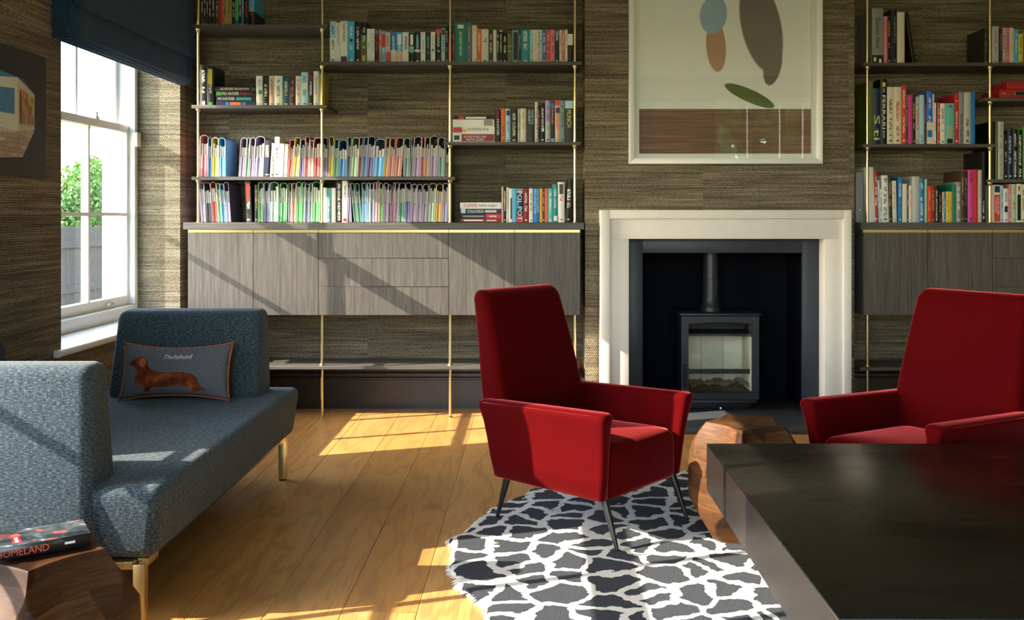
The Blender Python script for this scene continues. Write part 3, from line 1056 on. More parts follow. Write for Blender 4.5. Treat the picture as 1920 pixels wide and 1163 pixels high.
# ------------------------------------------------------------------ pictures
def build_picture():
    Y = 5.915
    x0, x1 = wx(1180, Y), wx(1543, Y)
    zb, zt = wz(307, Y), 2.98
    fr = thing('framed_picture', ((x0 + x1) / 2, BY, zb), 'large white framed colour photograph hanging above the fireplace', 'picture')
    w = 0.034
    yb = BY - 0.002
    bm = None
    for nm, q in (('frame_side', ((x0, zb), (x0 + w, zb + w), (x0 + w, zt - w), (x0, zt))), ('frame_side', ((x1, zb), (x1 - w, zb + w), (x1 - w, zt - w), (x1, zt))),
                  ('frame_bottom', ((x0, zb), (x1, zb), (x1 - w, zb + w), (x0 + w, zb + w))), ('frame_top', ((x0, zt), (x1, zt), (x1 - w, zt - w), (x0 + w, zt - w)))):
        hexa(nm, [(a, Y, b) for a, b in q] + [(a, yb, b) for a, b in q], M['white_frame'], fr, 0.002, 1)
    # set-back spacer
    s = 0.030
    bx = (x0 + w, x1 - w, zb + w, zt - w)
    for b in ((bx[0], bx[0] + s, bx[2], bx[3]), (bx[1] - s, bx[1], bx[2], bx[3])):
        box('spacer', b[0], b[1], Y + 0.022, yb, b[2], b[3], M['mount'], fr)
    box('spacer', bx[0] + s, bx[1] - s, Y + 0.022, yb, bx[2], bx[2] + s, M['mount'], fr)
    box('spacer', bx[0] + s, bx[1] - s, Y + 0.022, yb, bx[3] - s, bx[3], M['mount'], fr)
    ax0, ax1, az0, az1 = bx[0] + s, bx[1] - s, bx[2] + s, bx[3] - s
    # plain generic picture: pale wall, rail and plank floor, a few soft colour shapes
    m = NT('picture_print')
    p = m.coord()
    q = m.sep(p)
    wood = m.noise(m.comb(m.math('MULTIPLY', q[0], 2.0), 0.0, m.math('MULTIPLY', q[2], 120.0)), 1.0, 3)
    wcol = m.ramp(wood, [(0.3, (0.13, 0.062, 0.036)), (0.6, (0.28, 0.145, 0.09)), (0.8, (0.40, 0.22, 0.14))])
    zr = wz(203, Y)
    zr2 = wz(190, Y)
    c = m.mix(m.math('LESS_THAN', q[2], zr2), (0.90, 0.86, 0.82), (0.94, 0.91, 0.86))
    c = m.mix(m.math('LESS_THAN', q[2], zr), c, wcol)

    def blob(cx, cz, rx, rz, rot, col, soft, amount=1.0):
        nonlocal c
        X, Z = wx(cx, Y), wz(cz, Y)
        dx, dz = m.math('SUBTRACT', q[0], X), m.math('SUBTRACT', q[2], Z)
        ca, sa = math.cos(R(rot)), math.sin(R(rot))
        u = m.math('DIVIDE', m.math('ADD', m.math('MULTIPLY', dx, ca), m.math('MULTIPLY', dz, sa)), rx)
        v = m.math('DIVIDE', m.math('SUBTRACT', m.math('MULTIPLY', dz, ca), m.math('MULTIPLY', dx, sa)), rz)
        d = m.math('ADD', m.math('MULTIPLY', u, u), m.math('MULTIPLY', v, v))
        k = m.math('MULTIPLY', m.math('SUBTRACT', 1.0, m.step(d, 1.0 - soft, 1.0 + soft)), amount)
        c = m.mix(k, c, col)
    blob(1430, 45, 0.125, 0.30, 12, (0.20, 0.15, 0.135), 0.10)
    blob(1452, 120, 0.055, 0.13, -12, (0.20, 0.15, 0.135), 0.10)
    blob(1345, 85, 0.062, 0.16, 4, (0.50, 0.27, 0.16), 0.10)
    blob(1340, 25, 0.085, 0.12, -8, (0.34, 0.45, 0.60), 0.10)
    blob(1408, 178, 0.17, 0.040, -24, (0.14, 0.17, 0.045), 0.10)
    m.set(color=c, rough=0.5, spec=0.3)
    box('print', ax0, ax1, Y + 0.040, Y + 0.046, az0, az1, m.m, fr)
    box('glazing', bx[0], bx[1], Y + 0.016, Y + 0.019, bx[2], bx[3], M['glass'], fr)

    # relief picture on the left wall
    dk = plain('dark_grey_board', (0.036, 0.036, 0.040), 0.7, var=0.05)
    cream = plain('cream_relief_paint', (0.62, 0.57, 0.46), 0.7, var=0.04)
    blue = plain('blue_relief_paint', (0.07, 0.20, 0.34), 0.6, var=0.25, scale=25)
    m = NT('herringbone_brick_paint')
    br = m.n('ShaderNodeTexBrick')
    s3 = m.sep(m.coord())
    m.link(m.comb(m.math('MULTIPLY', m.math('ADD', s3[1], s3[0]), 1.0), m.math('MULTIPLY', s3[2], 1.6), 0.0), br.inputs['Vector'])
    br.inputs['Scale'].default_value = 9.0
    br.inputs['Color1'].default_value = (0.45, 0.30, 0.22, 1)
    br.inputs['Color2'].default_value = (0.62, 0.52, 0.45, 1)
    br.inputs['Mortar'].default_value = (0.30, 0.22, 0.18, 1)
    m.set(color=br.outputs['Color'], rough=0.7)
    brick = m.m
    m = NT('abstract_colour_patches')
    s3 = m.coord()
    vo = m.n('ShaderNodeTexVoronoi')
    vo.inputs['Scale'].default_value = 24.0
    m.link(s3, vo.inputs['Vector'])
    hv = m.n('ShaderNodeSeparateColor')
    m.link(vo.outputs['Color'], hv.inputs[0])
    c = m.ramp(hv.outputs[0], [(0.0, (0.55, 0.07, 0.03)), (0.4, (0.62, 0.20, 0.04)), (0.62, (0.05, 0.05, 0.04)), (0.72, (0.30, 0.42, 0.05)), (1.0, (0.60, 0.50, 0.08))])
    abstract = m.set(color=c, rough=0.6)
    rp = thing('relief_picture', (WX, 3.9, 1.44), 'dark grey board with folded cream, blue and brick relief picture beside the window', 'picture')
    box('backboard', WX + 0.001, WX + 0.014, 3.45, 4.335, 1.445, 1.998, dk, rp, 0.001)

    def fold(ya, xa, yb_, xb, zlo, zhi, mat, name, th=0.006, dza=0.0, dzb=0.0, skew=0.0):
        """an upright folded panel running from (ya) to (yb); heights may differ at the two ends"""
        pts = [(xa, ya, zlo - dza), (xb, yb_, zlo - dzb), (xb, yb_, zhi + dzb), (xa, ya, zhi + dza)]
        back = [(x - th, y, z) for x, y, z in pts]
        return hexa(name, pts + back, mat, rp)
    xw = WX + 0.014
    a = fold(3.905, xw + 0.105, 4.225, xw + 0.006, 1.655, 1.815, cream, 'wall_panel', dza=0.030, dzb=0.0)
    fold(3.945, xw + 0.101, 4.175, xw + 0.031, 1.675, 1.785, abstract, 'painted_panel', dza=0.016, dzb=0.0, th=0.004)
    fold(3.58, xw + 0.02, 3.904, xw + 0.105, 1.655, 1.815, cream, 'wall_panel', dza=0.0, dzb=0.030)
    fold(3.70, xw + 0.0545, 3.885, xw + 0.103, 1.70, 1.79, blue, 'painted_panel', dza=0.0, dzb=0.008, th=0.004)
    for nm, mat, z0, z1, lo in (('roof_panel', blue, 1.815, 1.875, False), ('paving_panel', brick, 1.655, 1.53, True)):
        s = -1 if lo else 1
        q = [(xw + 0.105, 3.905, z0 + s * 0.030), (xw + 0.006, 4.225, z0), (xw + 0.004, 4.13, z1), (xw + 0.004, 3.80, z1 + s * 0.02)]
        hexa(nm, q + [(x - 0.004, y, z) for x, y, z in q], mat, rp, smooth=False)
        q = [(xw + 0.02, 3.58, z0), (xw + 0.105, 3.9045, z0 + s * 0.030), (xw + 0.004, 3.80, z1 + s * 0.02), (xw + 0.004, 3.58, z1)]
        hexa(nm, q + [(x - 0.004, y, z) for x, y, z in q], mat, rp, smooth=False)


# ------------------------------------------------------------------ cabinets and shelving
def door_front(parent, name, x0, x1, z0, z1, yf, strip=True):
    t = 0.019
    g = 0.0016
    zt = z1 - (0.017 if strip else 0)
    d = box(name, x0 + g, x1 - g, yf, yf + t, z0 + g, zt - (0 if strip else g), M['veneer'], parent, 0.0008, 1)
    if strip:
        box('brass_pull', x0 + g, x1 - g, yf + 0.001, yf + t, zt, z1, M['brass_trim'], d)
    return d


def build_cabinets():
    zt, zb, yf = wz(431, CAB_Y), wz(591.5, CAB_Y), CAB_Y
    yb = WY - 0.012

    def carcass(root, x0, x1):
        box('carcass', x0 + 0.0005, x1 - 0.0005, yf + 0.0192, yb, zb + 0.002, zt, M['veneer'], root)

    def unit(name, xs, label, drawers=False, zcuts=None):
        x0, x1 = xs[0], xs[-1]
        r = thing(name, ((x0 + x1) / 2, (yf + yb) / 2, zb), label, 'cabinet', 'wall mounted grey oak cabinets')
        carcass(r, x0, x1)
        if drawers:
            zz = [zt] + zcuts + [zb]
            for k in range(len(zz) - 1):
                door_front(r, 'drawer', x0, x1, zz[k + 1], zz[k], yf, strip=(k == 0))
        else:
            for a, b in zip(xs[:-1], xs[1:]):
                door_front(r, 'door', a, b, zb, zt, yf)
        return r
    X = lambda p: wx(p, CAB_Y)
    cuts = [wz(484.5, CAB_Y), wz(538, CAB_Y)]
    unit('door_cabinet', [X(352), X(475), X(597)], 'grey oak two-door wall cabinet nearest the window, above the sofa')
    unit('drawer_cabinet', [X(597), X(841)], 'grey oak three-drawer wall cabinet under the rows of folders', True, cuts)
    unit('door_cabinet', [X(841), X(965), X(1088)], 'grey oak two-door wall cabinet behind the red armchair, left of the fireplace')
    unit('door_cabinet', [X(1618), X(1740), X(1861)], 'dark grey oak two-door wall cabinet right of the fireplace')
    unit('drawer_cabinet', [X(1861), X(2105)], 'dark grey oak drawer cabinet at the right edge, behind the armchair', True, cuts)
    for nm, a, b, lab in (('worktop', X(345), X(1095), 'grey oak worktop carrying folders and books, left of the fireplace'),
                          ('worktop', 2.028, X(2115), 'dark grey oak worktop carrying books, right of the fireplace')):
        o = box(nm, a, b, CAB_Y - 0.014, WY - 0.002, wz(430.5, CAB_Y), wz(417.5, CAB_Y), M['veneer_flat'], None, 0.0015, 1)
        tag(o, lab, 'worktop', 'grey oak worktops')


ZTOP = wz(417.5, CAB_Y)
ZUNDER = wz(591.5, CAB_Y)


def build_shelving(name, label, rods, shelves, lower, rod_top=2.95):
    r = thing(name, (sum(rods) / len(rods), ROD_Y, 0.0), label, 'shelving', 'brass and grey oak shelving')
    th = 0.0205
    zs_at = {}
    for i, (x0, x1, z) in enumerate(shelves + [lower]):
        box('shelf', x0, x1, SHELF_Y, WY - 0.002, z - th, z, M['veneer_flat'], r, 0.0012, 1)
        for rx in rods:
            if x0 < rx < x1:
                zs_at.setdefault(rx, []).append(z)
    for rx in rods:
        zs = sorted(z for z in zs_at.get(rx, []) if z > ZTOP)
        a = ZTOP + 0.0005
        lathe('rod_foot', [(0.013, 0), (0.013, 0.004), (0.008, 0.008)], M['brass'], r, 12, (rx, ROD_Y, a))
        for z in zs + [None]:
            b = (z - th) if z else rod_top
            rod('rod', (rx, ROD_Y, a), (rx, ROD_Y, b), 0.0085, 0.0085, M['brass'], r, 12)
            if z:
                lathe('collar', [(0.0095, -0.022), (0.012, -0.014), (0.0165, -0.005), (0.0165, 0.0)], M['brass'], r, 12, (rx, ROD_Y, b))
                a = z
                lathe('rod_foot', [(0.012, 0), (0.012, 0.003), (0.0085, 0.006)], M['brass'], r, 12, (rx, ROD_Y, a))
        zl = lower[2]
        rod('rod', (rx, ROD_Y, zl), (rx, ROD_Y, ZUNDER), 0.0085, 0.0085, M['brass'], r, 12)
        lathe('rod_foot', [(0.017, 0), (0.017, 0.004), (0.010, 0.012)], M['brass'], r, 12, (rx, ROD_Y, zl))
        rod('rod', (rx, ROD_Y, 0.0), (rx, ROD_Y, zl - th), 0.0085, 0.0085, M['brass'], r, 12)
        lathe('rod_foot', [(0.016, 0), (0.016, 0.004), (0.0095, 0.010)], M['brass'], r, 12, (rx, ROD_Y, 0.0))
    return r


S = lambda p: wx(p, SHELF_Y)
Z_A, Z_B, Z_D, Z_E, Z_G = wz(46, SHELF_Y), wz(115.5, SHELF_Y), wz(197, SHELF_Y), wz(266, SHELF_Y), wz(331.5, SHELF_Y)
Z_I, Z_J, Z_R, Z_L = wz(117.5, SHELF_Y), wz(270, SHELF_Y), wz(183.5, SHELF_Y), wz(336, SHELF_Y)
Z_LOW = wz(687, SHELF_Y)


def build_storage():
    build_cabinets()
    build_shelving('shelving_unit', 'tall brass rod and grey oak shelving between window and fireplace',
                   [wx(p, ROD_Y) for p in (372, 604, 844, 1078)],
                   [(S(359), S(613), Z_A), (S(591), S(1090), Z_B), (S(359), S(613), Z_D), (S(835), S(1088), Z_E), (S(359), S(853), Z_G)],
                   (S(359), S(1085), Z_LOW))
    build_shelving('shelving_unit', 'brass rod and dark oak shelving right of the fireplace',
                   [wx(p, ROD_Y) for p in (1626, 1856, 2090)],
                   [(S(1619), S(2110), Z_I), (S(1618), S(1868), Z_J), (S(1846), S(2110), Z_R), (S(1858), S(2110), Z_L)],
                   (S(1612), S(2110), wz(689, SHELF_Y)))


# ------------------------------------------------------------------ seating
def build_sofa():
    so = thing('sofa', (-1.62, 3.75, 0.0), 'blue melange daybed sofa with facing backrests and brass legs', 'sofa')
    x0, x1, y0, y1, z0, z1 = -2.05, -1.135, 2.885, 4.64, 0.215, 0.445

    def cushion(name, pts, bev, sub=0):
        return hexa(name, pts, M['sofa'], so, bev, 5)
    cushion('seat', [(x0, y0 + 0.03, z0), (x1 - 0.03, y0 + 0.03, z0), (x1 - 0.03, y1 - 0.02, z0), (x0, y1 - 0.02, z0),
                     (x0, y0, z1), (x1, y0, z1), (x1, y1, z1), (x0, y1, z1)], 0.038)
    box('base_frame', x0 + 0.06, x1 - 0.06, y0 + 0.07, y1 - 0.07, 0.198, z0 + 0.004, M['black_leg'], so)
    # far backrest (faces the camera)
    cushion('backrest', [(-1.955, 4.335, 0.430), (-1.255, 4.335, 0.430), (-1.255, 4.56, 0.430), (-1.955, 4.56, 0.430),
                         (-1.930, 4.400, 0.832), (-1.268, 4.400, 0.832), (-1.268, 4.56, 0.836), (-1.930, 4.56, 0.836)], 0.036)
    # near backrest (its back to the camera)
    cushion('backrest', [(-2.03, 2.868, 0.225), (-1.340, 2.868, 0.225), (-1.340, 3.09, 0.225), (-2.03, 3.09, 0.225),
                         (-2.015, 2.878, 0.818), (-1.348, 2.878, 0.818), (-1.348, 3.025, 0.818), (-2.015, 3.025, 0.818)], 0.036)
    # short backrest on the window side
    cushion('backrest', [(-2.19, 3.14, 0.225), (-2.00, 3.14, 0.225), (-2.00, 3.72, 0.225), (-2.19, 3.72, 0.225),
                         (-2.18, 3.15, 0.812), (-2.04, 3.15, 0.812), (-2.04, 3.70, 0.812), (-2.18, 3.70, 0.812)], 0.05)
    for ly, s in ((2.925, 1), (4.585, -1)):
        for lx, sx in ((-1.210, -1), (-1.98, 1)):
            lg = box('leg', lx - 0.017, lx + 0.017, ly - 0.017, ly + 0.017, 0.006, 0.205, M['brass_soft'], so, 0.002)
            box('foot_pad', lx - 0.015, lx + 0.015, ly - 0.015, ly + 0.015, 0.0, 0.006, M['black_leg'], lg)
            a, b = sorted((lx + sx * 0.0172, lx + sx * 0.16))
            box('leg_bracket', a, b, ly - 0.017, ly + 0.017, 0.190, 0.214, M['brass_soft'], lg, 0.002)
            a, b = sorted((ly + s * 0.0172, ly + s * 0.10))
            box('leg_bracket', lx - 0.017, lx + 0.017, a, b, 0.190, 0.214, M['brass_soft'], lg, 0.002)

    # lumbar cushion
    cu = thing('lumbar_cushion', (-1.594, 4.30, 0.447), 'grey lumbar cushion with a brown dachshund and rust piping on the sofa', 'cushion')
    W, H, T = 0.245, 0.128, 0.062
    cen = Vector((-1.594, 4.240, 0.452 + H))
    tilt = R(13)
    roll = R(-0.5)

    def surf(u, v, side):
        """u, v in -1..1"""
        px = u * W * (1 - 0.055 * (1 - abs(v) ** 2.0) * abs(u))
        pz = v * H * (1 - 0.20 * (1 - abs(u) ** 2.2) * abs(v) ** 1.5)
        k = max(0.0, (1 - abs(u) ** 2.6)) ** 0.55 * max(0.0, (1 - abs(v) ** 2.4)) ** 0.55
        y = -side * T * k
        p = Vector((px, y, pz))
        p = Matrix.Rotation(-tilt, 3, 'X') @ p
        return cen + p
    n, m = 36, 22
    verts, faces = [], []
    for side in (1, -1):
        for j in range(m + 1):
            for i in range(n + 1):
                verts.append(surf(-1 + 2 * i / n, -1 + 2 * j / m, side))
    N = (n + 1) * (m + 1)
    for s in (0, 1):
        for j in range(m):
            for i in range(n):
                a = s * N + j * (n + 1) + i
                q = (a, a + 1, a + n + 2, a + n + 1)
                faces.append(q if s == 0 else q[::-1])
    bm = bmesh.new()
    bv = [bm.verts.new(v) for v in verts]
    for f in faces:
        bm.faces.new([bv[i] for i in f])
    bmesh.ops.remove_doubles(bm, verts=bm.verts[:], dist=1e-5)
    finish('cover', bm, M['cushion'], cu, smooth=True)
    edge = [surf(-1 + 2 * i / 24, 1, 1) for i in range(24)] + [surf(1, 1 - 2 * i / 14, 1) for i in range(14)] + \
           [surf(1 - 2 * i / 24, -1, 1) for i in range(24)] + [surf(-1, -1 + 2 * i / 14, 1) for i in range(14)]
    tube('piping', edge, 0.0042, M['piping'], cu, 8, closed=True)

    # the stitched dog: outline in cushion coordinates, laid on the cushion's front
    dog = [(-0.80, 0.34), (-0.86, 0.26), (-0.83, 0.17), (-0.74, 0.16), (-0.69, 0.19), (-0.665, 0.05), (-0.66, -0.10), (-0.70, -0.25), (-0.68, -0.42), (-0.60, -0.52),
           (-0.50, -0.58), (-0.485, -0.70), (-0.52, -0.80), (-0.40, -0.80), (-0.375, -0.66), (-0.30, -0.62), (-0.10, -0.615), (0.06, -0.55), (0.20, -0.55), (0.33, -0.62),
           (0.36, -0.72), (0.31, -0.80), (0.43, -0.80), (0.455, -0.66), (0.48, -0.55), (0.56, -0.70), (0.66, -0.72), (0.54, -0.60), (0.50, -0.40), (0.46, -0.22), (0.36, -0.10), (0.22, -0.05),
           (0.0, -0.06), (-0.24, -0.05), (-0.36, 0.02), (-0.44, 0.14), (-0.46, 0.32), (-0.49, 0.46), (-0.56, 0.51), (-0.66, 0.50), (-0.72, 0.42)]
    ear = [(-0.58, 0.46), (-0.50, 0.42), (-0.485, 0.28), (-0.52, 0.12), (-0.60, 0.14), (-0.63, 0.30)]

    def stitched(name, poly, mat, off):
        import mathutils
        # triangulate finely by sampling a grid inside the outline
        bm = bmesh.new()
        vs = [bm.verts.new((a, b, 0)) for a, b in poly]
        f = bm.faces.new(vs)
        bmesh.ops.triangulate(bm, faces=[f])
        for _ in range(3):
            bmesh.ops.subdivide_edges(bm, edges=[e for e in bm.edges if e.calc_length() > 0.08], cuts=1)
            bmesh.ops.triangulate(bm, faces=bm.faces[:])
        for v in bm.verts:
            p = surf(v.co.x, v.co.y, 1)
            v.co = p + Vector((0, -off, off * 0.2))
        return finish(name, bm, mat, cu, smooth=True)
    stitched('dog_motif', dog, M['chestnut'], 0.0022)
    stitched('dog_ear', ear, M['piping'], 0.0034)
    o = surf(0.10, 0.52, 1) + Vector((0, -0.0035, 0))
    text('Dachshund', M['thread'], cu, o, (1, -0.005, 0.03), (0, 0.20, 0.98), 0.125, 0.020, shear=0.35)


def build_armchair(loc, ang, label, base_z):
    """ang: heading of the chair's forward direction in plan. local axes: x = sitter's lateral, y = forward"""
    c = thing('armchair', (loc[0], loc[1], 0), label, 'armchair', 'red velvet armchairs', local=True, rotz=ang - R(90))
    V = M['velvet']

    def ring(u0, u1, v0, v1, r, z, zf=0.0):
        """rounded rectangle at height z; zf raises the front edge"""
        return [(x, y, z + zf * (y - v0) / max(1e-4, v1 - v0)) for x, y in rrect(u0, u1, v0, v1, r, 4)]
    # seat: box front with domed cushion
    rings = []
    for z, ins in ((0.195, 0.02), (0.200, 0.006), (0.215, 0.0), (0.33, 0.0), (0.362, 0.004), (0.380, 0.016), (0.389, 0.04), (0.394, 0.09), (0.398, 0.16)):
        rings.append(ring(-0.232 + ins, 0.232 - ins, -0.24 + ins * 0.6, 0.282 - ins, 0.03 + ins * 0.4, z, 0.012 if z > 0.3 else 0))
    loft('seat', rings, V, c, angle=80)
    # arms: flared outwards, tops rolled
    for s in (-1, 1):
        rings = []
        for z, uo, th, vf, vb, ins in ((0.195, 0.274, 0.046, 0.272, -0.285, 0.012), (0.203, 0.278, 0.050, 0.276, -0.288, 0.0), (0.28, 0.284, 0.050, 0.283, -0.305, 0), (0.36, 0.291, 0.052, 0.291, -0.318, 0),
                                       (0.43, 0.301, 0.056, 0.300, -0.328, 0), (0.48, 0.313, 0.064, 0.309, -0.334, 0), (0.505, 0.321, 0.074, 0.314, -0.336, 0), (0.518, 0.323, 0.078, 0.315, -0.336, 0.003),
                                       (0.527, 0.322, 0.078, 0.314, -0.335, 0.010), (0.531, 0.321, 0.077, 0.313, -0.334, 0.022)):
            u1, u0 = uo - ins, uo - th + ins
            a, b = (u0, u1) if s > 0 else (-u1, -u0)
            zf = 0.020 if z > 0.45 else 0.0
            rings.append(ring(a, b, vb + ins, vf - ins, 0.020, z - (0.012 if z > 0.45 else 0), zf))
        loft('arm', rings, V, c, angle=80)
        # seam along the arm's outer edge
        tube('arm_seam', [(s * (0.3195 if v < 0.27 else 0.312), v, 0.508 + 0.020 * (v + 0.336) / 0.65) for v in (-0.30, -0.15, 0.0, 0.15, 0.24, 0.285)], 0.0022, V, c, 6)
    # back: tall, tapering, reclined
    rings = []
    prof = [(0.30, 0.262, -0.190, -0.325, 0.0), (0.38, 0.268, -0.205, -0.338, 0.0), (0.50, 0.276, -0.232, -0.362, 0.0), (0.60, 0.272, -0.256, -0.380, 0.0), (0.75, 0.262, -0.296, -0.405, 0.0),
            (0.88, 0.253, -0.335, -0.432, 0.0), (0.925, 0.250, -0.350, -0.442, 0.0), (0.945, 0.248, -0.357, -0.447, 0.006), (0.957, 0.247, -0.362, -0.450, 0.016), (0.962, 0.246, -0.366, -0.452, 0.030)]
    for z, hw, vf, vb, ins in prof:
        dish = 0.008 if z > 0.9 else 0.0
        rings.append([(x, y, z - dish * (1 - min(1, (abs(x) / hw) ** 2))) for x, y in rrect(-hw + ins, hw - ins, vb + ins, vf - ins, 0.034, 5)])
    loft('backrest', rings, V, c, angle=80)
    box('rear_apron', -0.236, 0.236, -0.315, -0.235, 0.20, 0.315, V, c, 0.012, 3)
    for u, vt, vf in ((-0.235, 0.255, 0.322), (0.235, 0.255, 0.322), (-0.24, -0.235, -0.285), (0.24, -0.235, -0.285)):
        lg = rod('leg', (u, vt, 0.205), (u * 1.04, vf, base_z + 0.004), 0.0165, 0.0075, M['black_leg'], c, 14)
        rod('foot_tip', (u * 1.04, vf, base_z + 0.004), (u * 1.042, vf + (vf - vt) * 0.01, base_z), 0.0078, 0.0072, M['black_leg'], lg, 10)
    return c


# ------------------------------------------------------------------ tables
def build_stool(loc, seed, label):
    st = thing('wooden_stool', (loc[0], loc[1], loc[2]), label, 'stool', 'faceted walnut stools', local=True, rotz=seed)
    h = 0.46 - loc[2]
    nz, na = 110, 320
    rho = 0.34
    cuts = []
    for k in range(5):          # scoops carved out of the barrel: five above, five below, staggered
        for phi, D, b in ((k * 72 + 8, 0.214, R(38)), (k * 72 + 44, 0.222, R(-36))):
            n = Vector((math.cos(R(phi)) * math.cos(b), math.sin(R(phi)) * math.cos(b), math.sin(b)))
            cuts.append(n * (D + rho))
    rings = []
    for j in range(nz + 1):
        t = j / nz
        z = h * t
        zc = z - h * 0.5
        e = abs(zc) / (h * 0.5)
        prof = 0.228 * (1 - 0.30 * max(0.0, e) ** 3.0)
        ring = []
        for i in range(na):
            a = 2 * math.pi * i / na
            r = prof
            d = Vector((math.cos(a), math.sin(a), 0))
            for c0 in cuts:
                w = c0 - Vector((0, 0, zc))
                bq = d.dot(w)
                disc = bq * bq - (w.length_squared - rho * rho)
                if bq > 0 and disc > 0:
                    r = min(r, bq - math.sqrt(disc))
            ring.append((r * math.cos(a), r * math.sin(a), z))
        rings.append(ring)
    # slightly dished top
    last = rings[-1]
    for f, dz in ((0.985, 0.002), (0.95, 0.001), (0.85, -0.003), (0.5, -0.006), (0.05, -0.007)):
        rings.append([(x * f, y * f, z + dz) for x, y, z in last])
    loft('body', rings, M['walnut'], st, angle=70)
    return st


def build_table():
    x0, x1, y0, y1, zt = 0.590, 2.05, 1.825, 3.232, 0.50
    th = 0.158
    t = thing('coffee_table', ((x0 + x1) / 2, (y0 + y1) / 2, 0), 'large square dark coffee table with thick bronze edge in the foreground', 'table')
    box('table_top', x0, x1, y0, y1, zt - 0.006, zt, M['table'], t, 0.0015, 2)
    box('edge_panel', x0, x0 + 0.02, y0, y1, zt - th, zt - 0.006, M['bronze'], t, 0.001, 1)
    box('edge_panel', x1 - 0.02, x1, y0, y1, zt - th, zt - 0.006, M['bronze'], t, 0.001, 1)
    box('edge_panel', x0 + 0.02, x1 - 0.02, y0, y0 + 0.02, zt - th, zt - 0.006, M['bronze'], t, 0.001, 1)
    box('edge_panel', x0 + 0.02, x1 - 0.02, y1 - 0.02, y1, zt - th, zt - 0.006, M['bronze'], t, 0.001, 1)
    box('underside', x0 + 0.02, x1 - 0.02, y0 + 0.02, y1 - 0.02, zt - th + 0.004, zt - th + 0.02, M['black_leg'], t)
    for lx in (x0 + 0.42, x1 - 0.42):
        z0 = 0.021 if lx < 1.6 else 0.021
        box('pedestal', lx - 0.09, lx + 0.09, y0 + 0.35, y1 - 0.35, z0, zt - th + 0.004, M['bronze'], t, 0.003)


RUG_C, RUG_R, RUG_T = (0.80, 3.62), 1.10, 0.020


def build_rug():
    rn = random.Random(11)
    g = thing('leopard_rug', (RUG_C[0], RUG_C[1], 0.0), 'round black and cream leopard patterned rug with ragged fringed edge', 'rug')
    n = 360
    outline = []
    lobes = 46
    amp = [rn.uniform(0.018, 0.050) for _ in range(lobes)]
    off = [rn.uniform(-0.02, 0.02) for _ in range(lobes)]
    for i in range(n):
        a = 2 * math.pi * i / n
        q = a / (2 * math.pi) * lobes
        k = int(q) % lobes
        f = q - int(q)
        r = RUG_R - 0.03 + amp[k] * math.sin(math.pi * f) ** 0.6 + off[k] * math.sin(math.pi * f) + 0.03 * math.sin(2 * a + 0.6)
        outline.append((RUG_C[0] + r * math.cos(a), RUG_C[1] + r * math.sin(a)))
    rings = []
    cx, cy = RUG_C
    for f, z in ((1.0, 0.001), (1.0, 0.012), (0.994, 0.018), (0.985, RUG_T), (0.8, RUG_T), (0.6, RUG_T), (0.4, RUG_T), (0.2, RUG_T), (0.01, RUG_T)):
        rings.append([(cx + (x - cx) * f, cy + (y - cy) * f, z) for x, y in outline])
    loft('pile', rings, M['rug'], g, angle=60)
    # cream fringe: short tufts all round the edge
    verts, faces = [], []
    for i in range(n * 3):
        q = i / 3
        k = int(q)
        x, y = outline[k % n]
        x2, y2 = outline[(k + 1) % n]
        x, y = x + (x2 - x) * (q - k), y + (y2 - y) * (q - k)
        d = Vector((x - cx, y - cy, 0)).normalized()
        d = (Matrix.Rotation(rn.uniform(-0.5, 0.5), 3, 'Z') @ d)
        s = Vector((-d.y, d.x, 0)) * 0.0022
        p = Vector((x, y, 0.008 + rn.uniform(0, 0.006))) - d * 0.006
        e = p + d * rn.uniform(0.012, 0.026)
        e.z = 0.003
        b = len(verts)
        up = Vector((0, 0, 0.004))
        verts += [p - s, p + s, p + up, e - s * 0.6, e + s * 0.6, e + up * 0.6]
        faces += [(b, b + 2, b + 1), (b + 3, b + 4, b + 5), (b, b + 1, b + 4, b + 3), (b + 1, b + 2, b + 5, b + 4), (b + 2, b, b + 3, b + 5)]
    fr = from_data('fringe', verts, faces, M['fringe'], g)
    fr['kind'] = 'stuff'


build_fireplace()
build_picture()
build_storage()
build_sofa()
build_rug()
build_armchair((0.230, 3.945), R(-41), 'red velvet armchair in front of the fireplace, standing on the rug', RUG_T + 0.0035)
build_armchair((1.508, 3.744), R(180 + 33), 'red velvet armchair behind the coffee table at the right edge', RUG_T + 0.0035)
build_stool((-1.205, 2.32, 0.0), 0.5, 'faceted walnut stool beside the sofa with a paperback on top')
build_stool((0.842, 3.75, RUG_T + 0.0005), 1.1, 'faceted walnut stool between the two red armchairs')
build_table()
# ------------------------------------------------------------------ books and folders
PAL = {'white': '#e4dfd4', 'cream': '#d9cdb4', 'black': '#16140f', 'charcoal': '#2d2a27', 'grey': '#8b8a86', 'pale grey': '#b7b6b0', 'navy': '#1b2a4a', 'blue': '#1f77b4', 'bright blue': '#2d6fd0',
       'sky blue': '#4aa9d8', 'pale blue': '#a9cfdd', 'teal': '#1f8d97', 'dark teal': '#1c5257', 'turquoise': '#5fb7ad', 'green': '#117a5e', 'leaf green': '#4f9a46', 'bright green': '#3fb552', 'pale green': '#a9c49c', 'mint': '#b9d8c6',
       'olive': '#5d6a2c', 'olive yellow': '#a99a35', 'yellow': '#dcc23a', 'gold': '#d9a436', 'orange': '#d9662a', 'red orange': '#d2442c', 'red': '#c22a2a', 'dark red': '#86211f', 'maroon': '#4d1c24', 'wine': '#6d2340', 'pink': '#d97d8d',
       'hot pink': '#cf3f8e', 'salmon': '#cf7b68', 'peach': '#dcb49a', 'tan': '#b9935f', 'brown': '#4a3527', 'purple': '#574a86', 'dark purple': '#2c2440', 'lilac': '#a898c4', 'mauve': '#9a7ea0', 'blue grey': '#5b6b80', 'grey teal': '#6f9290'}
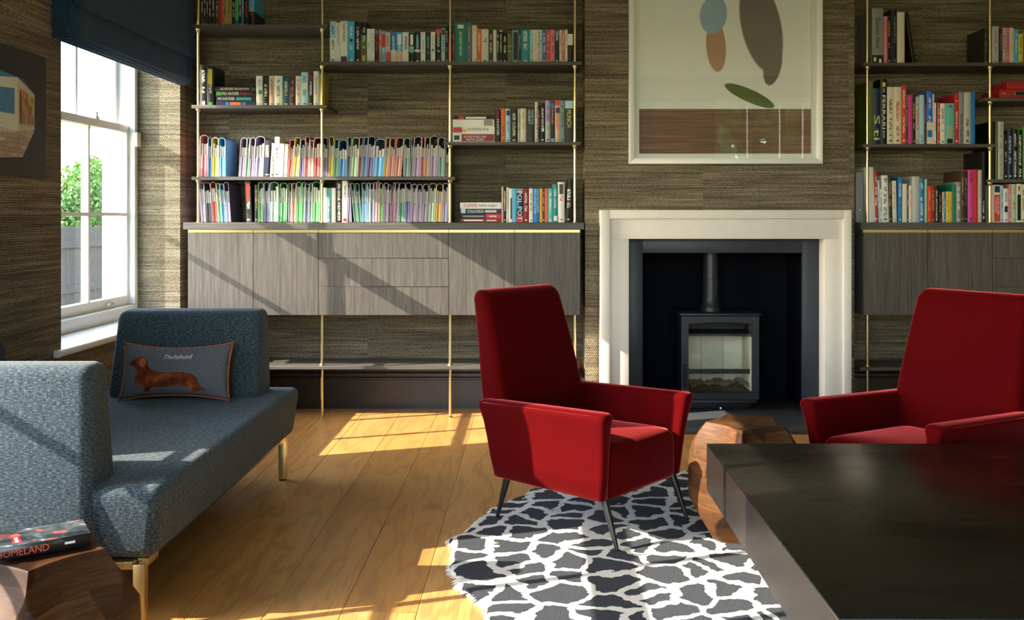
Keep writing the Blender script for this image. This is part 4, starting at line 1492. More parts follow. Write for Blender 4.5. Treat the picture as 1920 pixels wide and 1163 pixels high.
LIN = {k: srgb(v) for k, v in PAL.items()}
ORD = ('first second third fourth fifth sixth seventh eighth ninth tenth eleventh twelfth thirteenth fourteenth fifteenth sixteenth seventeenth eighteenth nineteenth twentieth').split()


def ordinal(n):
    if n <= 20:
        return ORD[n - 1]
    tens = {2: 'twenty', 3: 'thirty', 4: 'forty'}[n // 10]
    return (tens[:-1] + 'ieth') if n % 10 == 0 else tens + '-' + ORD[n % 10 - 1]


SEED = random.Random(21)
INKS = {'white': 'ink_white', 'black': 'ink_black', 'red': 'ink_red', 'gold': 'ink_gold', 'yellow': 'ink_yellow', 'pale blue': 'ink_blue', 'orange': 'ink_orange'}


def book_mesh(o_name, w, h, d, bulge, lean, flat):
    """cover: spine with two boards, C-shaped in plan, extruded; spine faces -y. lean shifts the top sideways"""
    t = 0.0018
    ns = 4
    outer = [(0, d)] + [(0, bulge)] + [(w * i / ns, bulge * (1 - math.sin(math.pi * i / ns))) for i in range(1, ns)] + [(w, bulge), (w, d)]
    inner = [(w - t, d), (w - t, bulge + t), (t, bulge + t), (t, d)]
    poly = outer + inner
    n = len(poly)
    vb = [(x, y, 0.0) for x, y in poly]
    vt = [(x, y, h) for x, y in poly]
    no = len(outer)
    faces = [(i, (i + 1) % n, n + (i + 1) % n, n + i) for i in range(n)]
    # caps: boards and spine strip
    for base, flip in ((0, False), (n, True)):
        caps = [(0, 1, no + 2, no + 3), (no - 2, no - 1, no, no + 1), tuple([1] + list(range(2, no - 1)) + [no + 1, no + 2])]
        for c in caps:
            c = tuple(base + k for k in c)
            faces.append(c if flip else c[::-1])
    pages = [(t, bulge + t), (w - t, bulge + t), (w - t, d - 0.004), (t, d - 0.004)]
    pv = [(x, y, 0.003) for x, y in pages] + [(x, y, h - 0.003) for x, y in pages]
    pf = [(0, 3, 2, 1), (4, 5, 6, 7), (0, 1, 5, 4), (1, 2, 6, 5), (2, 3, 7, 6), (3, 0, 4, 7)]
    verts = vb + vt
    if lean:
        ang = math.atan2(lean, h)
        rot = lambda p: (p[0] * math.cos(ang) + p[2] * math.sin(ang), p[1], -p[0] * math.sin(ang) + p[2] * math.cos(ang))
        verts = [rot(p) for p in verts]
        pv = [rot(p) for p in pv]
        mz = min(p[2] for p in verts)
        mx = min(p[0] for p in verts[:n])
        verts = [(p[0] - mx, p[1], p[2] - mz) for p in verts]
        pv = [(p[0] - mx, p[1], p[2] - mz) for p in pv]
    if flat:      # lying: spine height along z, length along x
        sw = lambda p: (p[2], p[1], p[0])
        verts, pv = [sw(p) for p in verts], [sw(p) for p in pv]
        faces, pf = [f[::-1] for f in faces], [f[::-1] for f in pf]
    return verts, faces, pv, pf


def add_book(x, z, w, h, c1, ink, label, group, d=0.135, c2=None, split=0.0, zone=(0.32, 0.88), lean=0.0, flat=False, texts=(), y=None, hard=False, bands=()):
    y = SPINE_Y if y is None else y
    verts, faces, pv, pf = book_mesh('book', w, h, d, min(0.004, w * 0.2) if hard else min(0.0015, w * 0.1), lean, flat)
    me = bpy.data.meshes.new('book')
    me.from_pydata(verts, [], faces)
    me.materials.append(M['book'])
    o = bpy.data.objects.new('book', me)
    COL.objects.link(o)
    o.location = (x, y, z + 0.0004)
    tag(o, label, 'book', group)
    o['colour'] = list(LIN[c1]) + [1.0]
    o['colour_two'] = list(LIN[c2 or c1]) + [1.0]
    o['ink'] = list(LIN.get(ink, LIN['white'])) + [1.0]
    o['print_zone'] = [float(split), zone[0], 0.0 if (texts or flat) else zone[1]]
    o['seed'] = SEED.uniform(0, 60)
    me2 = bpy.data.meshes.new('pages')
    me2.from_pydata(pv, [], pf)
    me2.materials.append(M['paper'])
    p = bpy.data.objects.new('pages', me2)
    COL.objects.link(p)
    p.parent = o
    for tx in texts:
        s, col, lo, hi, fr = tx[:5]
        off = tx[5] if len(tx) > 5 else 0.5
        mat = M[INKS[col]]
        if flat:
            text(s, mat, o, (h * (lo + hi) / 2, -0.0016, w * off), (1, 0, 0), (0, 0, 1), h * (hi - lo), w * fr)
        else:
            sx = lean / h if h else 0
            cz = h * (1 - (lo + hi) / 2)
            text(s, mat, o, (w * off + sx * cz, -0.0016, cz), (-sx, 0, -1), (1, 0, -sx), h * (hi - lo), w * fr)
    for kb, bnd in enumerate(bands):      # printed blocks on the spine: (v0, v1, u0, u1, colour)
        v0, v1, u0, u1, cc = bnd
        b = box('spine_block', w * u0, w * u1, -0.0005 - 0.0003 * kb, -0.0001, h * v0, h * v1, M['block_' + cc], o) if not flat else \
            box('spine_block', h * u0, h * u1, -0.0005 - 0.0003 * kb, -0.0001, w * v0, w * v1, M['block_' + cc], o)
        if lean and not flat:
            ang = math.atan2(lean, h)
            b.rotation_euler = (0, ang, 0)
            b.location.z = max(0.0, w * math.sin(ang))
    return o


for _k in ('white', 'black', 'red', 'yellow', 'blue', 'teal', 'turquoise', 'navy', 'green', 'gold', 'brown', 'sky blue', 'orange', 'red orange', 'maroon', 'grey', 'pale blue', 'cream', 'pale grey', 'dark red', 'leaf green', 'pink'):
    M['block_' + _k] = plain('printed_' + _k.replace(' ', '_'), LIN[_k], 0.5, var=0.08)


def fit_label(opt, tail):
    """joins the optional leading pieces with the tail, leaving out the least telling ones past 16 words"""
    opt = [p for p in opt if p]
    while True:
        s = ' '.join(p[0] for p in opt) + ', ' + tail
        if len(s.replace('-', '').split()) <= 16 or len(opt) <= 1:
            return s
        opt.remove(min(opt, key=lambda p: p[1]))


def book_words(w, h, c1, ink, c2, extra, tail):
    two = ' and ' + c2 if c2 and c2 != c1 else ''
    return fit_label([('tall', 1) if h > 0.245 else None, ('slim', 2) if w < 0.016 else (('thick', 2) if w > 0.036 else None), (c1 + two + ' book', 9),
                      (extra or 'with %s lettering' % ink, 3)], tail)


def book_row(org, sc, bottom, zshelf, where, group, lst, start=1):
    """spines measured on an enlarged view of the photograph (origin org, scale sc), standing on the shelf at zshelf"""
    s = F_PX / SPINE_Y
    n = start
    last = -9
    for it in lst:
        x0, x1, top, c1, ink = it[:5]
        op = dict(it[5]) if len(it) > 5 else {}
        extra = op.pop('say', None)
        X0, X1 = wx(org[0] + x0 * sc, SPINE_Y), wx(org[0] + x1 * sc, SPINE_Y)
        X0 = max(X0, last + 0.0004)
        h = (bottom - top) * sc / s
        w = max(0.006, X1 - X0)
        if op.get('lean'):
            op['lean'] = op['lean'] * sc / s
        label = book_words(w, h, c1, ink, op.get('c2'), extra, '%s from left %s' % (ordinal(n), where))
        op.setdefault('d', 0.13 if h < 0.215 else 0.16)
        op.setdefault('hard', w > 0.03)
        add_book(X0, zshelf, w, h, c1, ink, label, group, **op)
        last = X0 + w + max(0.0, -op.get('lean', 0.0) * 0.0)
        n += 1
    return n


def flat_stack(xa, xb, zshelf, where, group, lst):
    """lst from the bottom up: (px height, colour, ink, extra words, options)"""
    z = zshelf
    s = F_PX / SPINE_Y
    names = {1: 'lowest', len(lst): 'topmost'}
    for i, (ph, c1, ink, extra, op) in enumerate(lst):
        op = dict(op)
        dx0, dx1 = op.pop('dx', (0, 0))
        X0, X1 = wx(xa + dx0, SPINE_Y), wx(xb + dx1, SPINE_Y)
        w = ph / s
        pos = names.get(i + 1, ordinal(i + 1) + ' up')
        add_book(X0, z, w, X1 - X0, c1, ink, '%s book %s, %s in the flat pile %s' % (c1, extra, pos, where), group, flat=True, **op)
        z += w + 0.0005


def add_folder(x, z, w, h, c, label, group, d=0.235, lean=0.0, fill=0.86, y=None, pocket=0.5, inner=None):
    """card document wallet standing on its long side: inverted-U cover, pocket gusset in front, papers inside"""
    y = (SPINE_Y if y is None else y)
    t = 0.0021
    n = 8
    r = w / 2
    ay = min(r * 1.0, 0.02)
    arc = [(w / 2 + (w / 2) * math.cos(a), h - ay + ay * math.sin(a)) for a in [math.pi * i / n for i in range(n + 1)]]
    outer = [(w, 0.0)] + arc + [(0.0, 0.0)]
    arc_i = [(w / 2 + (w / 2 - t) * math.cos(a), h - ay + (ay - t) * math.sin(a)) for a in [math.pi * i / n for i in range(n + 1)]]
    inner_p = [(w - t, 0.0)] + arc_i + [(t, 0.0)]
    k = len(outer)
    sh = lambda px, pz: px + lean * pz / h
    rn = SEED
    wob = 0.0
    verts = []
    for yy in (0.0, d):
        verts += [(sh(a, b) + (wob * b / h), yy, b) for a, b in outer]
        verts += [(sh(a, b) + (wob * b / h), yy, b) for a, b in inner_p]
    faces, fm = [], []
    for i in range(k - 1):
        faces.append((i, i + 1, 2 * k + i + 1, 2 * k + i)); fm.append(0)
        faces.append((k + i, 3 * k + i, 3 * k + i + 1, k + i + 1)); fm.append(0)
        faces.append((i, k + i, k + i + 1, i + 1)); fm.append(1)
        faces.append((2 * k + i, 2 * k + i + 1, 3 * k + i + 1, 3 * k + i)); fm.append(1)
    root = from_data('document_folder', verts, faces, None, None, mats=[M['folder'], M['folder_edge']], fmat=fm)
    root.location = (x, y, z + 0.0004)
    tag(root, label, 'folder', group)
    root['colour'] = list(LIN[c]) + [1.0]
    # gusset: lower half, creased inwards
    hp = h * pocket * rn.uniform(0.94, 1.05)
    cols = [(t, 0.004), (w * 0.3, 0.0015), (w * 0.5, 0.010), (w * 0.7, 0.0015), (w - t, 0.004)]
    gv, gf = [], []
    for j, zz in enumerate((0.004, hp * 0.5, hp)):
        for i, (a, b) in enumerate(cols):
            gv.append((sh(a, zz) + wob * zz / h, b * (0.4 + 0.6 * zz / hp), zz))
    for j in range(2):
        for i in range(4):
            q = j * 5 + i
            gf.append((q, q + 1, q + 6, q + 5))
    nb = len(gv)
    gv += [(a, b + 0.0012, c_) for a, b, c_ in gv]
    gf += [tuple(nb + q for q in f[::-1]) for f in gf]
    g = from_data('pocket', gv, gf, M['folder'])
    g.parent = root
    g['colour'] = list(LIN[inner or c]) + [1.0]
    # papers
    ns = 2 if w < 0.02 else 3
    pv, pf = [], []
    for i in range(ns):
        a = t + (w - 2 * t) * (0.06 + 0.90 * i / ns)
        b = a + (w - 2 * t) * 0.78 / ns
        hh = h * fill * rn.uniform(0.86, 1.0)
        b0 = len(pv)
        for zz in (0.004, hh):
            for xx, yy in ((a, 0.006 + 0.004 * i), (b, 0.006 + 0.004 * i), (b, d - 0.01), (a, d - 0.01)):
                pv.append((sh(xx, zz) + wob * zz / h, yy, zz))
        pf += [tuple(b0 + q for q in f) for f in ((0, 3, 2, 1), (4, 5, 6, 7), (0, 1, 5, 4), (1, 2, 6, 5), (2, 3, 7, 6), (3, 0, 4, 7))]
    p = from_data('papers', pv, pf, M['sheet'])
    p.parent = root
    return root


def folder_row(zshelf, where, group, lst):
    """lst: ('f', px0, px1, pxtop, colour, lean px, options) or ('b', px0, px1, pxtop, colour, ink, options); bottom is the shelf"""
    s = F_PX / SPINE_Y
    nf = nb = 0
    last, pslope, ph = -9, 0.0, 0.0
    ybase = CY + (EYE - zshelf) * s
    for it in lst:
        kind, x0, x1, top, c = it[:5]
        op = dict(it[6]) if len(it) > 6 else {}
        X0, X1 = wx(x0, SPINE_Y), wx(x1, SPINE_Y)
        X0 = max(X0, last + 0.0003)
        w = max(0.0065, X1 - X0)
        h = (ybase - top) / s
        if kind == 'f':
            nf += 1
            lab = '%s%s card folder, %s folder from left %s' % ('slim ' if w < 0.017 else ('bulging ' if w > 0.036 else ''), c, ordinal(nf), where)
            t = min(h, ph) or h
            slope = max((it[5] / s + SEED.uniform(-0.0015, 0.0015)) / h, pslope - (X0 - last) / t)     # leans on its neighbour
            lean, pslope, ph = slope * h, slope, h
            add_folder(X0, zshelf, w, h, c, lab, group, lean=lean, **op)
        else:
            nb += 1
            extra = op.pop('say', 'with %s lettering' % it[5])
            if op.get('lean'):
                op['lean'] = op['lean'] / s
            t = min(h, ph) or h
            slope = max(op.get('lean', 0.0) / h, pslope - (X0 - last) / t)
            op['lean'] = slope * h if abs(slope) > 1e-4 else 0.0
            pslope, ph = slope, h
            lab = '%s book %s, %s book among the folders %s' % (c, extra, ordinal(nb), where)
            add_book(X0, zshelf, w, h, c, it[5], lab, 'books among the folders', d=op.pop('d', 0.15), **op)
        last = X0 + w


def build_books():
    # ---- shelves left of the fireplace
    A = ((350, 0), 0.18919)
    book_row(*A, 245, Z_A, 'on the top window-side shelf', 'books on the top shelf by the window', [
        (140, 165, -80, 'black', 'white'), (165, 190, -60, 'black', 'white'), (190, 215, -70, 'black', 'white'), (215, 245, -60, 'black', 'white'), (245, 278, -50, 'black', 'white'),
        (280, 318, -40, 'brown', 'cream'), (318, 352, -60, 'red', 'white', dict(zone=(0, 0))), (352, 405, -55, 'tan', 'brown'), (405, 446, -40, 'olive yellow', 'black'), (447, 480, -30, 'black', 'white'),
        (481, 512, -70, 'bright green', 'blue', dict(c2='blue', split=0.2)), (512, 545, -60, 'black', 'white'), (546, 565, -70, 'blue', 'white'), (566, 612, -40, 'black', 'red', dict(c2='black')), (615, 668, -60, 'sky blue', 'red', dict(c2='black', split=0.48, d=0.235))])
    B = ((590, 0), 0.140625)
    w = 'on the long shelf, left half'
    g = 'books on the long upper shelf'
    book_row(*B, 822, Z_B, w, g, [
        (202, 282, 262, 'pale blue', 'navy', dict(c2='white', split=0.6, say='beside the rod')), (284, 340, 285, 'white', 'black', dict(texts=[('GERRITSEN', 'black', 0.05, 0.55, 0.42)])),
        (342, 438, 262, 'white', 'black', dict(texts=[('STUART MACBRIDE', 'black', 0.03, 0.50, 0.40)], bands=[(0.02, 0.16, 0.1, 0.9, 'maroon')])),
        (443, 530, 265, 'sky blue', 'white', dict(bands=[(0.51, 0.58, 0.28, 0.75, 'navy')])), (534, 612, 270, 'black', 'white'), (613, 692, 285, 'black', 'white', dict(c2='olive', split=0.7, bands=[(0.22, 0.36, 0.3, 0.7, 'dark red'), (0.08, 0.19, 0.25, 0.8, 'gold')])),
        (697, 746, 365, 'white', 'grey', dict(zone=(0.4, 0.7))), (748, 798, 365, 'white', 'grey'), (801, 857, 372, 'black', 'red', dict(bands=[(0.86, 0.98, 0.1, 0.9, 'blue')])), (858, 886, 370, 'orange', 'white'),
        (887, 949, 395, 'sky blue', 'white', dict(bands=[(0.5, 0.9, 0.1, 0.9, 'red')])), (950, 1006, 412, 'peach', 'brown', dict(c2='red orange', split=0.36)), (1012, 1088, 412, 'blue', 'white', dict(c2='cream', split=0.42)),
        (1089, 1170, 412, 'sky blue', 'white', dict(c2='peach', split=0.36, bands=[(0.6, 0.93, 0.2, 0.8, 'white')])), (1172, 1252, 412, 'white', 'black', dict(texts=[('PIPER', 'black', 0.15, 0.58, 0.5)])),
        (1256, 1327, 425, 'black', 'gold', dict(bands=[(0.62, 0.96, 0.25, 0.8, 'white'), (0.36, 0.56, 0.05, 0.95, 'turquoise')])), (1329, 1410, 415, 'charcoal', 'white', dict(bands=[(0.5, 0.93, 0.35, 0.65, 'sky blue'), (0.37, 0.44, 0.05, 0.95, 'white')])),
        (1413, 1476, 408, 'white', 'blue'), (1477, 1545, 415, 'charcoal', 'turquoise'), (1547, 1606, 408, 'white', 'grey', dict(bands=[(0.38, 0.46, 0.2, 0.75, 'teal')])), (1609, 1688, 365, 'black', 'white', dict(bands=[(0.86, 0.99, 0.05, 0.95, 'red orange')])),
        (1689, 1737, 365, 'pale blue', 'black', dict(bands=[(0.82, 0.98, 0.1, 0.9, 'navy')])), (1742, 1778, 330, 'black', 'white'), (1780, 1806, 480, 'red', 'white', dict(zone=(0, 0)))])
    C = ((830, 0), 0.14583)
    w = 'on the long shelf, right half'
    book_row(*C, 786, Z_B, w, g, [
        (122, 154, 365, 'wine', 'pink'), (156, 306, 262, 'green', 'white', dict(texts=[('ANCIENT', 'white', 0.22, 0.56, 0.22), ('HISTORY', 'white', 0.58, 0.82, 0.20)], bands=[(0.85, 0.94, 0.25, 0.75, 'white')])), (308, 374, 262, 'blue grey', 'tan'),
        (378, 437, 300, 'cream', 'tan', dict(zone=(0.85, 0.95))), (438, 497, 345, 'orange', 'cream'), (498, 590, 350, 'cream', 'brown', dict(zone=(0.6, 0.74))), (591, 648, 360, 'charcoal', 'cream'), (649, 692, 360, 'cream', 'tan', dict(zone=(0, 0))),
        (693, 730, 368, 'black', 'cream'), (731, 768, 365, 'black', 'white', dict(bands=[(0.96, 1.0, 0.0, 1.0, 'yellow')])), (769, 831, 395, 'black', 'white'), (833, 891, 410, 'olive', 'gold', dict(bands=[(0.4, 0.42, 0.0, 1.0, 'gold'), (0.56, 0.58, 0.0, 1.0, 'gold')], zone=(0, 0))),
        (893, 978, 360, 'grey teal', 'white', dict(bands=[(0.08, 0.93, 0.2, 0.85, 'black')], zone=(0.1, 0.9))), (980, 1004, 365, 'black', 'white'), (1006, 1120, 355, 'teal', 'white', dict(zone=(0.4, 0.95))), (1122, 1165, 360, 'pale blue', 'teal', dict(c2='pale green', split=0.4)),
        (1166, 1200, 358, 'white', 'pink'), (1201, 1278, 358, 'cream', 'black', dict(texts=[('John Pilger', 'black', 0.06, 0.58, 0.45), ('HEROES', 'red', 0.62, 0.92, 0.35)])), (1279, 1332, 355, 'blue', 'white'), (1333, 1385, 355, 'red orange', 'peach'),
        (1386, 1438, 358, 'pink', 'dark red'), (1440, 1499, 365, 'black', 'white', dict(bands=[(0.85, 0.98, 0.1, 0.9, 'grey')])), (1501, 1530, 360, 'cream', 'brown'), (1531, 1576, 360, 'salmon', 'cream'), (1577, 1605, 358, 'white', 'green'),
        (1606, 1672, 325, 'charcoal', 'white', dict(bands=[(0.5, 0.81, 0.0, 1.0, 'white')], zone=(0, 0)))])
    # shelf above the folders
    w = 'on the shelf above the folders'
    g = 'books on the short shelf above the folders'
    book_row((350, 0), 0.18919, 1040, Z_D, w, g, [
        (132, 198, 632, 'black', 'white', dict(bands=[(0.03, 0.12, 0.35, 0.75, 'white')])), (200, 266, 645, 'black', 'white', dict(bands=[(0.55, 0.93, 0.2, 0.8, 'yellow'), (0.03, 0.1, 0.2, 0.8, 'leaf green')], d=0.22))])
    flat_stack(402, 478, Z_D, 'nearest the window', g, [
        (9.0, 'navy', 'orange', 'with orange lettering', dict(bands=[(0.2, 0.8, 0.35, 0.62, 'orange'), (0.2, 0.8, 0.24, 0.32, 'blue'), (0.2, 0.8, 0.66, 0.74, 'blue')], dx=(3, 2))),
        (9.4, 'black', 'white', 'with white and teal lettering', dict(texts=[('MO HAYDER', 'white', 0.05, 0.48, 0.55)], bands=[(0.2, 0.75, 0.52, 0.9, 'teal')], dx=(3, 0))),
        (9.4, 'black', 'white', 'with white and red lettering', dict(texts=[('MO HAYDER', 'white', 0.17, 0.58, 0.6), ('Poppet', 'red', 0.61, 0.88, 0.5)], bands=[(0.15, 0.85, 0.02, 0.15, 'leaf green')], dx=(2, 2))),
        (8.4, 'charcoal', 'white', 'with small white lettering', dict(texts=[('BLOODLINE', 'white', 0.16, 0.50, 0.5), ('BILLINGHAM', 'white', 0.54, 0.92, 0.42)], dx=(1, -6)))])
    book_row((350, 0), 0.18919, 1040, Z_D, w, g, [
        (686, 750, 740, 'white', 'grey', dict(bands=[(0.4, 0.52, 0.4, 0.95, 'teal')])), (752, 815, 740, 'black', 'white'), (817, 866, 740, 'peach', 'dark red'), (867, 947, 740, 'white', 'black'), (949, 1018, 740, 'dark teal', 'white'), (1020, 1076, 745, 'maroon', 'pink'),
        (1079, 1132, 742, 'white', 'red'), (1134, 1202, 705, 'pale blue', 'navy', dict(bands=[(0.5, 0.7, 0.1, 0.9, 'white')])), (1206, 1254, 715, 'black', 'white', dict(bands=[(0.75, 0.97, 0.1, 0.9, 'dark red')])), (1256, 1308, 695, 'white', 'grey'), (1312, 1362, 725, 'olive yellow', 'brown')], start=3)
    # shelf beside the chimney breast
    w = 'on the shelf beside the chimney'
    g = 'books on the shelf beside the chimney breast'
    flat_stack(849, 927.5, Z_E, 'by the chimney', g, [
        (16.5, 'white', 'pink', 'with a mauve spine panel', dict(bands=[(0.12, 0.95, 0.21, 0.99, 'dark red'), (0.3, 0.8, 0.03, 0.16, 'navy')], texts=[('SECOND WORLD WAR', 'white', 0.26, 0.80, 0.24, 0.66), ('MARTIN GILBERT', 'white', 0.32, 0.76, 0.24, 0.34)])),
        (13.4, 'white', 'grey', 'with red picture end', dict(bands=[(0.15, 0.9, 0.01, 0.22, 'red'), (0.2, 0.6, 0.22, 0.33, 'gold')], texts=[('HUNTING EVIL', 'black', 0.36, 0.86, 0.34, 0.6)])),
        (13.0, 'white', 'grey', 'with dark picture end', dict(bands=[(0.1, 0.95, 0.75, 0.97, 'grey')], dx=(0, -1))),
        (5.6, 'black', 'white', 'with white and red print', dict(bands=[(0.1, 0.95, 0.12, 0.25, 'red'), (0.2, 0.8, 0.29, 0.8, 'white')], dx=(2, -1)))])
    book_row((830, 160), 0.14583, 738, Z_E, w, g, [
        (674, 748, 318, 'black', 'white', dict(texts=[('NAZI', 'red', 0.04, 0.27, 0.5), ('HUNTER', 'white', 0.29, 0.78, 0.42)])), (750, 806, 302, 'orange', 'black', dict(zone=(0.2, 0.55))), (808, 870, 305, 'pale blue', 'navy', dict(bands=[(0.8, 0.95, 0.2, 0.9, 'black')])),
        (873, 964, 305, 'black', 'cream', dict(zone=(0.2, 0.9))), (966, 994, 305, 'pale grey', 'navy'), (996, 1072, 300, 'cream', 'tan', dict(zone=(0.3, 0.9))),
        (1076, 1184, 310, 'charcoal', 'pale blue', dict(texts=[('MARTIN', 'pale blue', 0.03, 0.45, 0.26, 0.72), ('GILBERT', 'pale blue', 0.02, 0.45, 0.26, 0.36)])), (1186, 1222, 218, 'cream', 'black'), (1224, 1252, 260, 'black', 'pink'), (1254, 1316, 235, 'black', 'white', dict(bands=[(0.28, 0.36, 0.3, 0.8, 'white')])),
        (1319, 1384, 200, 'lilac', 'brown', dict(c2='pale grey', split=0.5)), (1386, 1440, 215, 'black', 'pink', dict(bands=[(0.85, 0.97, 0.1, 0.9, 'blue'), (0.02, 0.1, 0.1, 0.9, 'sky blue')])),
        (1442, 1510, 195, 'peach', 'orange', dict(bands=[(0.88, 1.0, 0.0, 1.0, 'red orange'), (0.7, 0.82, 0.2, 0.9, 'navy')])), (1512, 1565, 200, 'grey teal', 'black'),
        (1568, 1682, 190, 'charcoal', 'gold', dict(texts=[('MUNICH', 'yellow', 0.24, 0.64, 0.5)], bands=[(0.8, 0.98, 0.05, 0.95, 'pale blue')]))], start=1)
    # cabinet top beside the fireplace
    w = 'on the left worktop'
    g = 'books on the worktop left of the fireplace'
    flat_stack(863.5, 940, ZTOP, 'on the worktop', g, [
        (7.2, 'dark red', 'white', 'with white lettering', dict(bands=[(0.35, 0.7, 0.08, 0.55, 'white'), (0.35, 0.6, 0.64, 0.88, 'white')])),
        (8.4, 'black', 'white', 'with a bright red end', dict(bands=[(0.02, 0.98, 0.62, 0.995, 'red'), (0.3, 0.65, 0.06, 0.58, 'grey'), (0.4, 0.6, 0.7, 0.88, 'white')])),
        (9.6, 'navy', 'white', 'with pale lettering', dict(texts=[('COLOSSUS', 'white', 0.17, 0.56, 0.55)], bands=[(0.15, 0.95, 0.01, 0.12, 'pale blue'), (0.25, 0.75, 0.6, 0.88, 'pale grey')])),
        (11.6, 'white', 'red', 'with red and black lettering', dict(texts=[('SOMME', 'red', 0.09, 0.42, 0.58), ('MARTIN', 'black', 0.45, 0.65, 0.42), ('GILBERT', 'black', 0.68, 0.89, 0.42)], dx=(-1, 0)))])
    book_row((830, 320), 0.14583, 676, ZTOP, w, g, [
        (760, 779, 215, 'peach', 'orange'), (780, 819, 220, 'black', 'white'), (820, 850, 225, 'cream', 'brown'), (851, 897, 240, 'white', 'black', dict(bands=[(0.1, 0.72, 0.45, 0.85, 'black')], zone=(0, 0))), (899, 950, 240, 'sky blue', 'white', dict(zone=(0, 0))),
        (952, 1032, 240, 'navy', 'white', dict(texts=[('POL POT', 'white', 0.08, 0.94, 0.72)], bands=[(0.0, 0.2, 0.0, 1.0, 'red'), (0.86, 1.0, 0.0, 1.0, 'grey'), (0.4, 0.75, 0.0, 0.3, 'teal')])), (1036, 1109, 240, 'dark red', 'white'), (1111, 1159, 240, 'white', 'black'),
        (1161, 1248, 240, 'blue', 'pale blue', dict(texts=[('MARTIN GILBERT', 'pale blue', 0.03, 0.72, 0.30, 0.72), ('FIRST WORLD WAR', 'pale blue', 0.03, 0.75, 0.28, 0.32)])), (1250, 1285, 240, 'gold', 'orange'), (1286, 1310, 240, 'maroon', 'white'), (1312, 1356, 240, 'orange', 'white', dict(zone=(0, 0))),
        (1358, 1413, 240, 'turquoise', 'white'), (1415, 1481, 185, 'teal', 'white', dict(bands=[(0.04, 0.17, 0.2, 0.9, 'white')])), (1483, 1568, 158, 'white', 'red', dict(bands=[(0.7, 0.95, 0.2, 0.8, 'brown')], zone=(0.5, 0.66))),
        (1570, 1632, 112, 'black', 'white', dict(lean=46))])
    # ---- the two rows of card folders with books between
    q5 = lambda z: 350 + z * 0.17196
    q6 = lambda z: 590 + z * 0.17199
    ty = lambda z: 230 + z * 0.17196
    up = []
    for a, b, t, c, ln in ((145, 232, 135, 'pink', 0), (232, 272, 165, 'blue', -4), (274, 346, 160, 'yellow', -5), (350, 425, 165, 'sky blue', -4)):
        up.append(('f', q5(a), q5(b), ty(t), c, ln * 0.6, dict(fill=0.85)))
    for a, b, t, c, ln in ((566, 634, 165, 'mauve', 4), (636, 668, 165, 'leaf green', 4), (670, 728, 165, 'mauve', 4), (730, 832, 150, 'lilac', 2)):
        up.append(('f', q5(a), q5(b), ty(t), c, ln, {}))
    up += [('b', q5(834), q5(890), ty(200), 'charcoal', 'white', dict(lean=5, bands=[(0.1, 0.55, 0.1, 0.9, 'navy')])), ('b', q5(906), q5(936), ty(225), 'white', 'black', dict(lean=4)), ('b', q5(946), q5(1000), ty(155), 'white', 'black', dict(lean=-1, zone=(0.4, 0.97))),
           ('b', q5(1002), q5(1048), ty(230), 'white', 'grey', dict(lean=3)), ('b', q5(1058), q5(1092), ty(235), 'cream', 'blue', dict(lean=3))]
    for a, b, t, c, ln in ((1096, 1150, 185, 'red orange', 5), (1154, 1216, 160, 'yellow', 4), (1222, 1276, 180, 'purple', 2), (1282, 1326, 150, 'red', 2), (1328, 1374, 190, 'cream', 0), (1376, 1462, 165, 'red', 0)):
        up.append(('f', q5(a), q5(b), ty(t), c, ln, {}))
    for a, b, t, c, ln in ((90, 142, 160, 'purple', 0), (148, 200, 150, 'yellow', 2), (204, 250, 180, 'leaf green', 3), (252, 342, 188, 'blue', 2), (346, 384, 155, 'dark teal', 3), (388, 466, 160, 'pale green', 4), (470, 510, 158, 'dark red', 3), (512, 556, 155, 'blue', 5),
                           (558, 632, 150, 'purple', 5), (636, 748, 178, 'sky blue', 0), (752, 796, 160, 'gold', 5), (800, 858, 168, 'salmon', 4), (862, 942, 160, 'salmon', 5), (964, 1034, 165, 'grey teal', 0), (1036, 1062, 155, 'olive', 4), (1064, 1148, 152, 'mauve', 3),
                           (1152, 1186, 158, 'red', 2.5), (1190, 1244, 155, 'tan', 2), (1248, 1336, 146, 'mauve', 1), (1342, 1416, 160, 'grey teal', 0), (1428, 1466, 264, 'olive', 0)):
        up.append(('f', q6(a), q6(b), ty(t), c, ln, dict(fill=0.82)))
    folder_row(Z_G, 'on the upper folder shelf', 'card folders on the upper folder shelf', up)
    lo = []
    for a, b, t, c, ln in ((160, 208, 655, 'lilac', -5), (210, 280, 655, 'charcoal', -6), (284, 346, 648, 'red', -7), (348, 384, 660, 'bright green', -6), (386, 428, 665, 'blue', -6), (430, 482, 650, 'purple', -6)):
        lo.append(('f', q5(a), q5(b), ty(t), c, ln * 0.8, dict(inner='lilac' if c == 'purple' else None)))
    lo += [('b', q5(652), q5(712), ty(640), 'charcoal', 'white', dict(lean=-3, bands=[(0.5, 0.95, 0.2, 0.8, 'red orange')])), ('b', q5(742), q5(774), ty(680), 'black', 'olive yellow', {})]
    for a, b, t, c, ln in ((778, 834, 650, 'leaf green', 0), (846, 898, 650, 'purple', 0), (902, 1000, 648, 'mint', 0), (1012, 1092, 655, 'bright green', 1), (1108, 1142, 660, 'grey', 1), (1144, 1188, 660, 'salmon', 1), (1192, 1246, 645, 'bright green', 1),
                           (1250, 1282, 650, 'bright green', 2), (1286, 1328, 665, 'purple', 1), (1332, 1362, 660, 'grey teal', 1), (1366, 1452, 645, 'bright green', 0)):
        lo.append(('f', q5(a), q5(b), ty(t), c, ln, dict(fill=0.9)))
